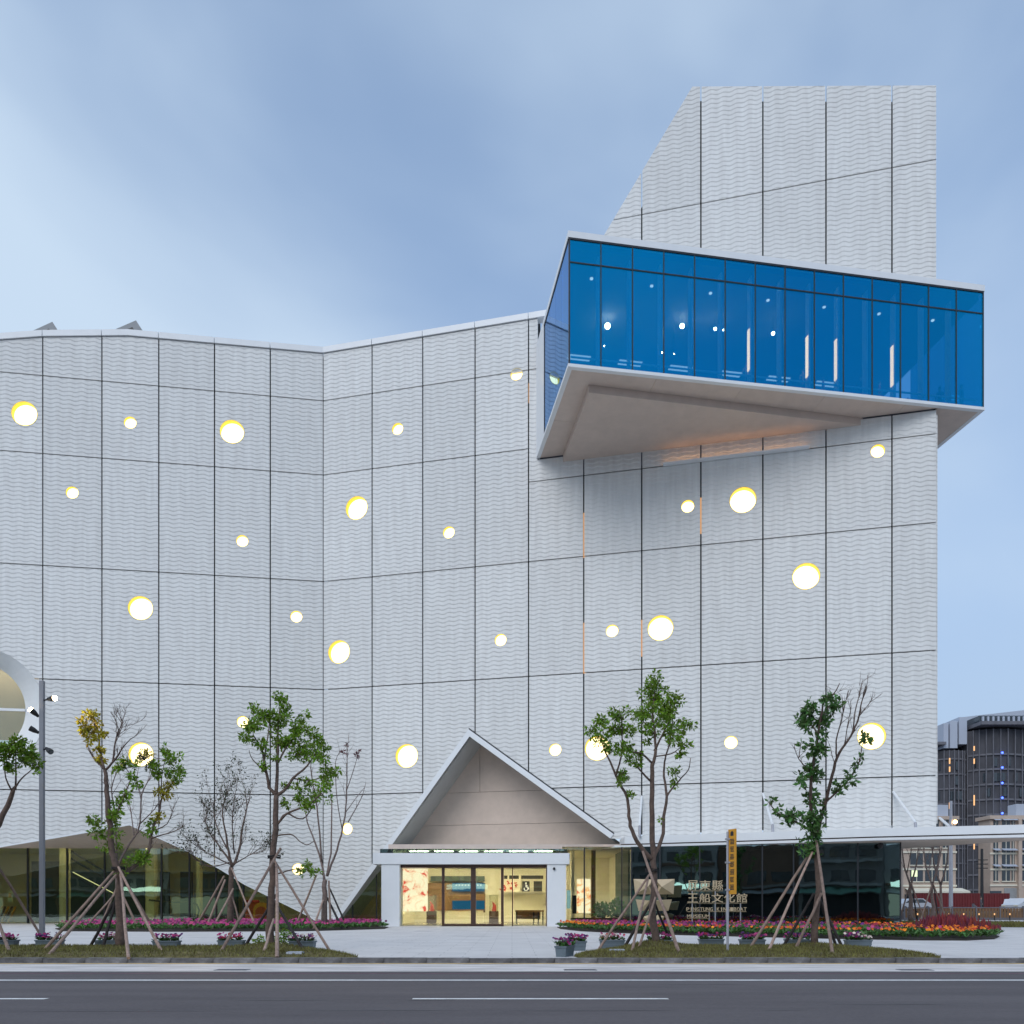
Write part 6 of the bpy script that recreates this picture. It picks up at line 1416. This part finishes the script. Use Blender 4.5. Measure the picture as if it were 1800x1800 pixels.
# white cars on the far street
def car(lab, x, D, rz):
    t = thing('parked_car', lab, 'car', (x, D, FZ), rz, 'white cars on the far street')
    prof = [(-2.15, .35), (-2.2, .75), (-1.55, .95), (-.75, 1.42), (.85, 1.45), (1.6, .98), (2.15, .85), (2.2, .4)]
    mb = slab2d(prof, [], -.85, .85); mb.build('body', M['carpaint'], t)
    for s_ in (-.86, .83):
        mb = slab2d([(-1.3, .98), (-.68, 1.34), (.05, 1.36), (.05, .98)], [], s_, s_ + .03); mb.build('side_window', M['winglass'], t); mb = slab2d([(.12, .98), (.12, 1.36), (.8, 1.36), (1.35, .98)], [], s_, s_ + .03); mb.build('side_window', M['winglass'], t)
        for xx in (-1.35, 1.35):
            mb = MB(); mb.tube([(xx, s_ - .02, .32), (xx, s_ + .06, .32)], .32, 14); wh = mb.build('wheel', M['tyre'], t); mb = MB(); mb.tube([(xx, s_ - .05, .32), (xx, s_ + .085, .32)], .18, 10); mb.build('rim', M['galv'], wh)
    for y in (-.6, .6):
        mb = MB(); mb.box(-2.24, -2.18, y - .18, y + .18, .6, .75); mb.build('headlight', M['creamlt'], t); mb = MB(); mb.box(2.17, 2.22, y - .18, y + .18, .65, .8); mb.build('tail_light', M['red'], t)
car('white car parked nearest the slatted fence at the right edge', X(1797, 84), 84, .5); car('white car parked behind another white one at the right edge', X(1783, 92), 92, .9); car('white car half hidden by the trees at the corner of the dark glass', X(1601, 88), 88, .2)
# rider on a scooter by the hoarding
sx, sy = X(1712, 100), 100
t = thing('scooter', 'dark scooter waiting by the red hoarding', 'scooter', (sx, sy, FZ), 1.2)
for xx in (-.6, .6): mb = MB(); mb.tube([(xx, -.05, .25), (xx, .05, .25)], .25, 12); mb.build('wheel', M['tyre'], t)
mb = slab2d([(-.75, .35), (-.7, .75), (-.05, .78), (.1, .35), (.4, .35), (.5, .95), (.6, .95), (.62, .3)], [], -.14, .14); mb.build('body', M['clothdark'], t); mb = MB(); mb.bar((.5, -.32, 1.0), (.5, .32, 1.0), .04, .04); mb.build('handlebar', M['black'], t)
t = thing('person', 'person in dark clothes on foot beside the scooter at the red hoarding', 'person', (sx + .7, sy - .3, FZ), 1.0); link('body', bm_, t); link('hair', hair_me, t)

# ------------------------------------------------------------------ shophouses across the road, seen as reflections in the glass
rr = random.Random(17); xx = -104; k = 0
ORD = 'first second third fourth fifth sixth seventh eighth ninth tenth eleventh twelfth thirteenth fourteenth fifteenth sixteenth seventeenth eighteenth nineteenth twentieth last'.split()
names = ['shop1', 'shop3', 'shop2']
while xx < 52:
    wd = rr.uniform(7.5, 11); h = rr.uniform(9, 13.5); y1 = -15 - rr.uniform(0, 1.2); lab_ = ('low', 'tall', 'mid-height')[0 if h < 10.4 else 1 if h > 12 else 2] + ' ' + ('grey', 'pale', 'brown tiled')[k % 3] + ' shophouse across the road, ' + ORD[min(k, 20)] + ' of the row from its west end'; t = thing('shophouse', lab_, 'shophouse', (xx, y1, 0), 0, 'shophouses across the road'); o = (xx, y1, 0)
    mb = MB(); mb.box(xx, xx + wd - .05, y1 - 10, y1, 0, h); mb.build('wall', M[names[k % 3]], t, o)
    for fl in range(int((h - 4) / 3.1)):
        zc = 5.3 + fl * 3.1
        for c in range(3):
            a_ = xx + .8 + c * (wd - 1) / 3; mb = MB(); mb.box(a_, a_ + wd / 4.4, y1 + .002, y1 + .08, zc - .7, zc + .8); mb.build('window', M['winglass'], t, o)
        mb = MB(); mb.box(xx + .2, xx + wd - .3, y1 + .003, y1 + .7, zc - 1.35, zc - 1.0); mb.build('balcony', M[names[(k + 1) % 3]], t, o)
    mb = MB(); mb.box(xx + .5, xx + wd - .6, y1 + .004, y1 + .1, .1, 2.9); mb.build('shop_opening', M['shoplight'] if k % 4 == 1 else M['black'], t, o)
    mb = MB(); mb.add([(xx + .2, y1 + .01, 3.7), (xx + wd - .3, y1 + .01, 3.7), (xx + wd - .3, y1 + 1.9, 3.05), (xx + .2, y1 + 1.9, 3.05)], [(0, 1, 2, 3)]); mb.build('awning', M['awning'] if k % 3 == 0 else M['shutter'], t, o)
    if k % 3 == 1: mb = MB(); mb.box(xx + .8, xx + wd - 1, y1 + .71, y1 + .85, 3.8, 4.6); mb.build('shop_sign', M['whitesign'], t, o)
    xx += wd; k += 1
mb = MB(); mb.box(-220, 220, -15.4, -9.2, RZ - .01, 0); mb.build('far_pavement', M['gutter'], kind='structure')
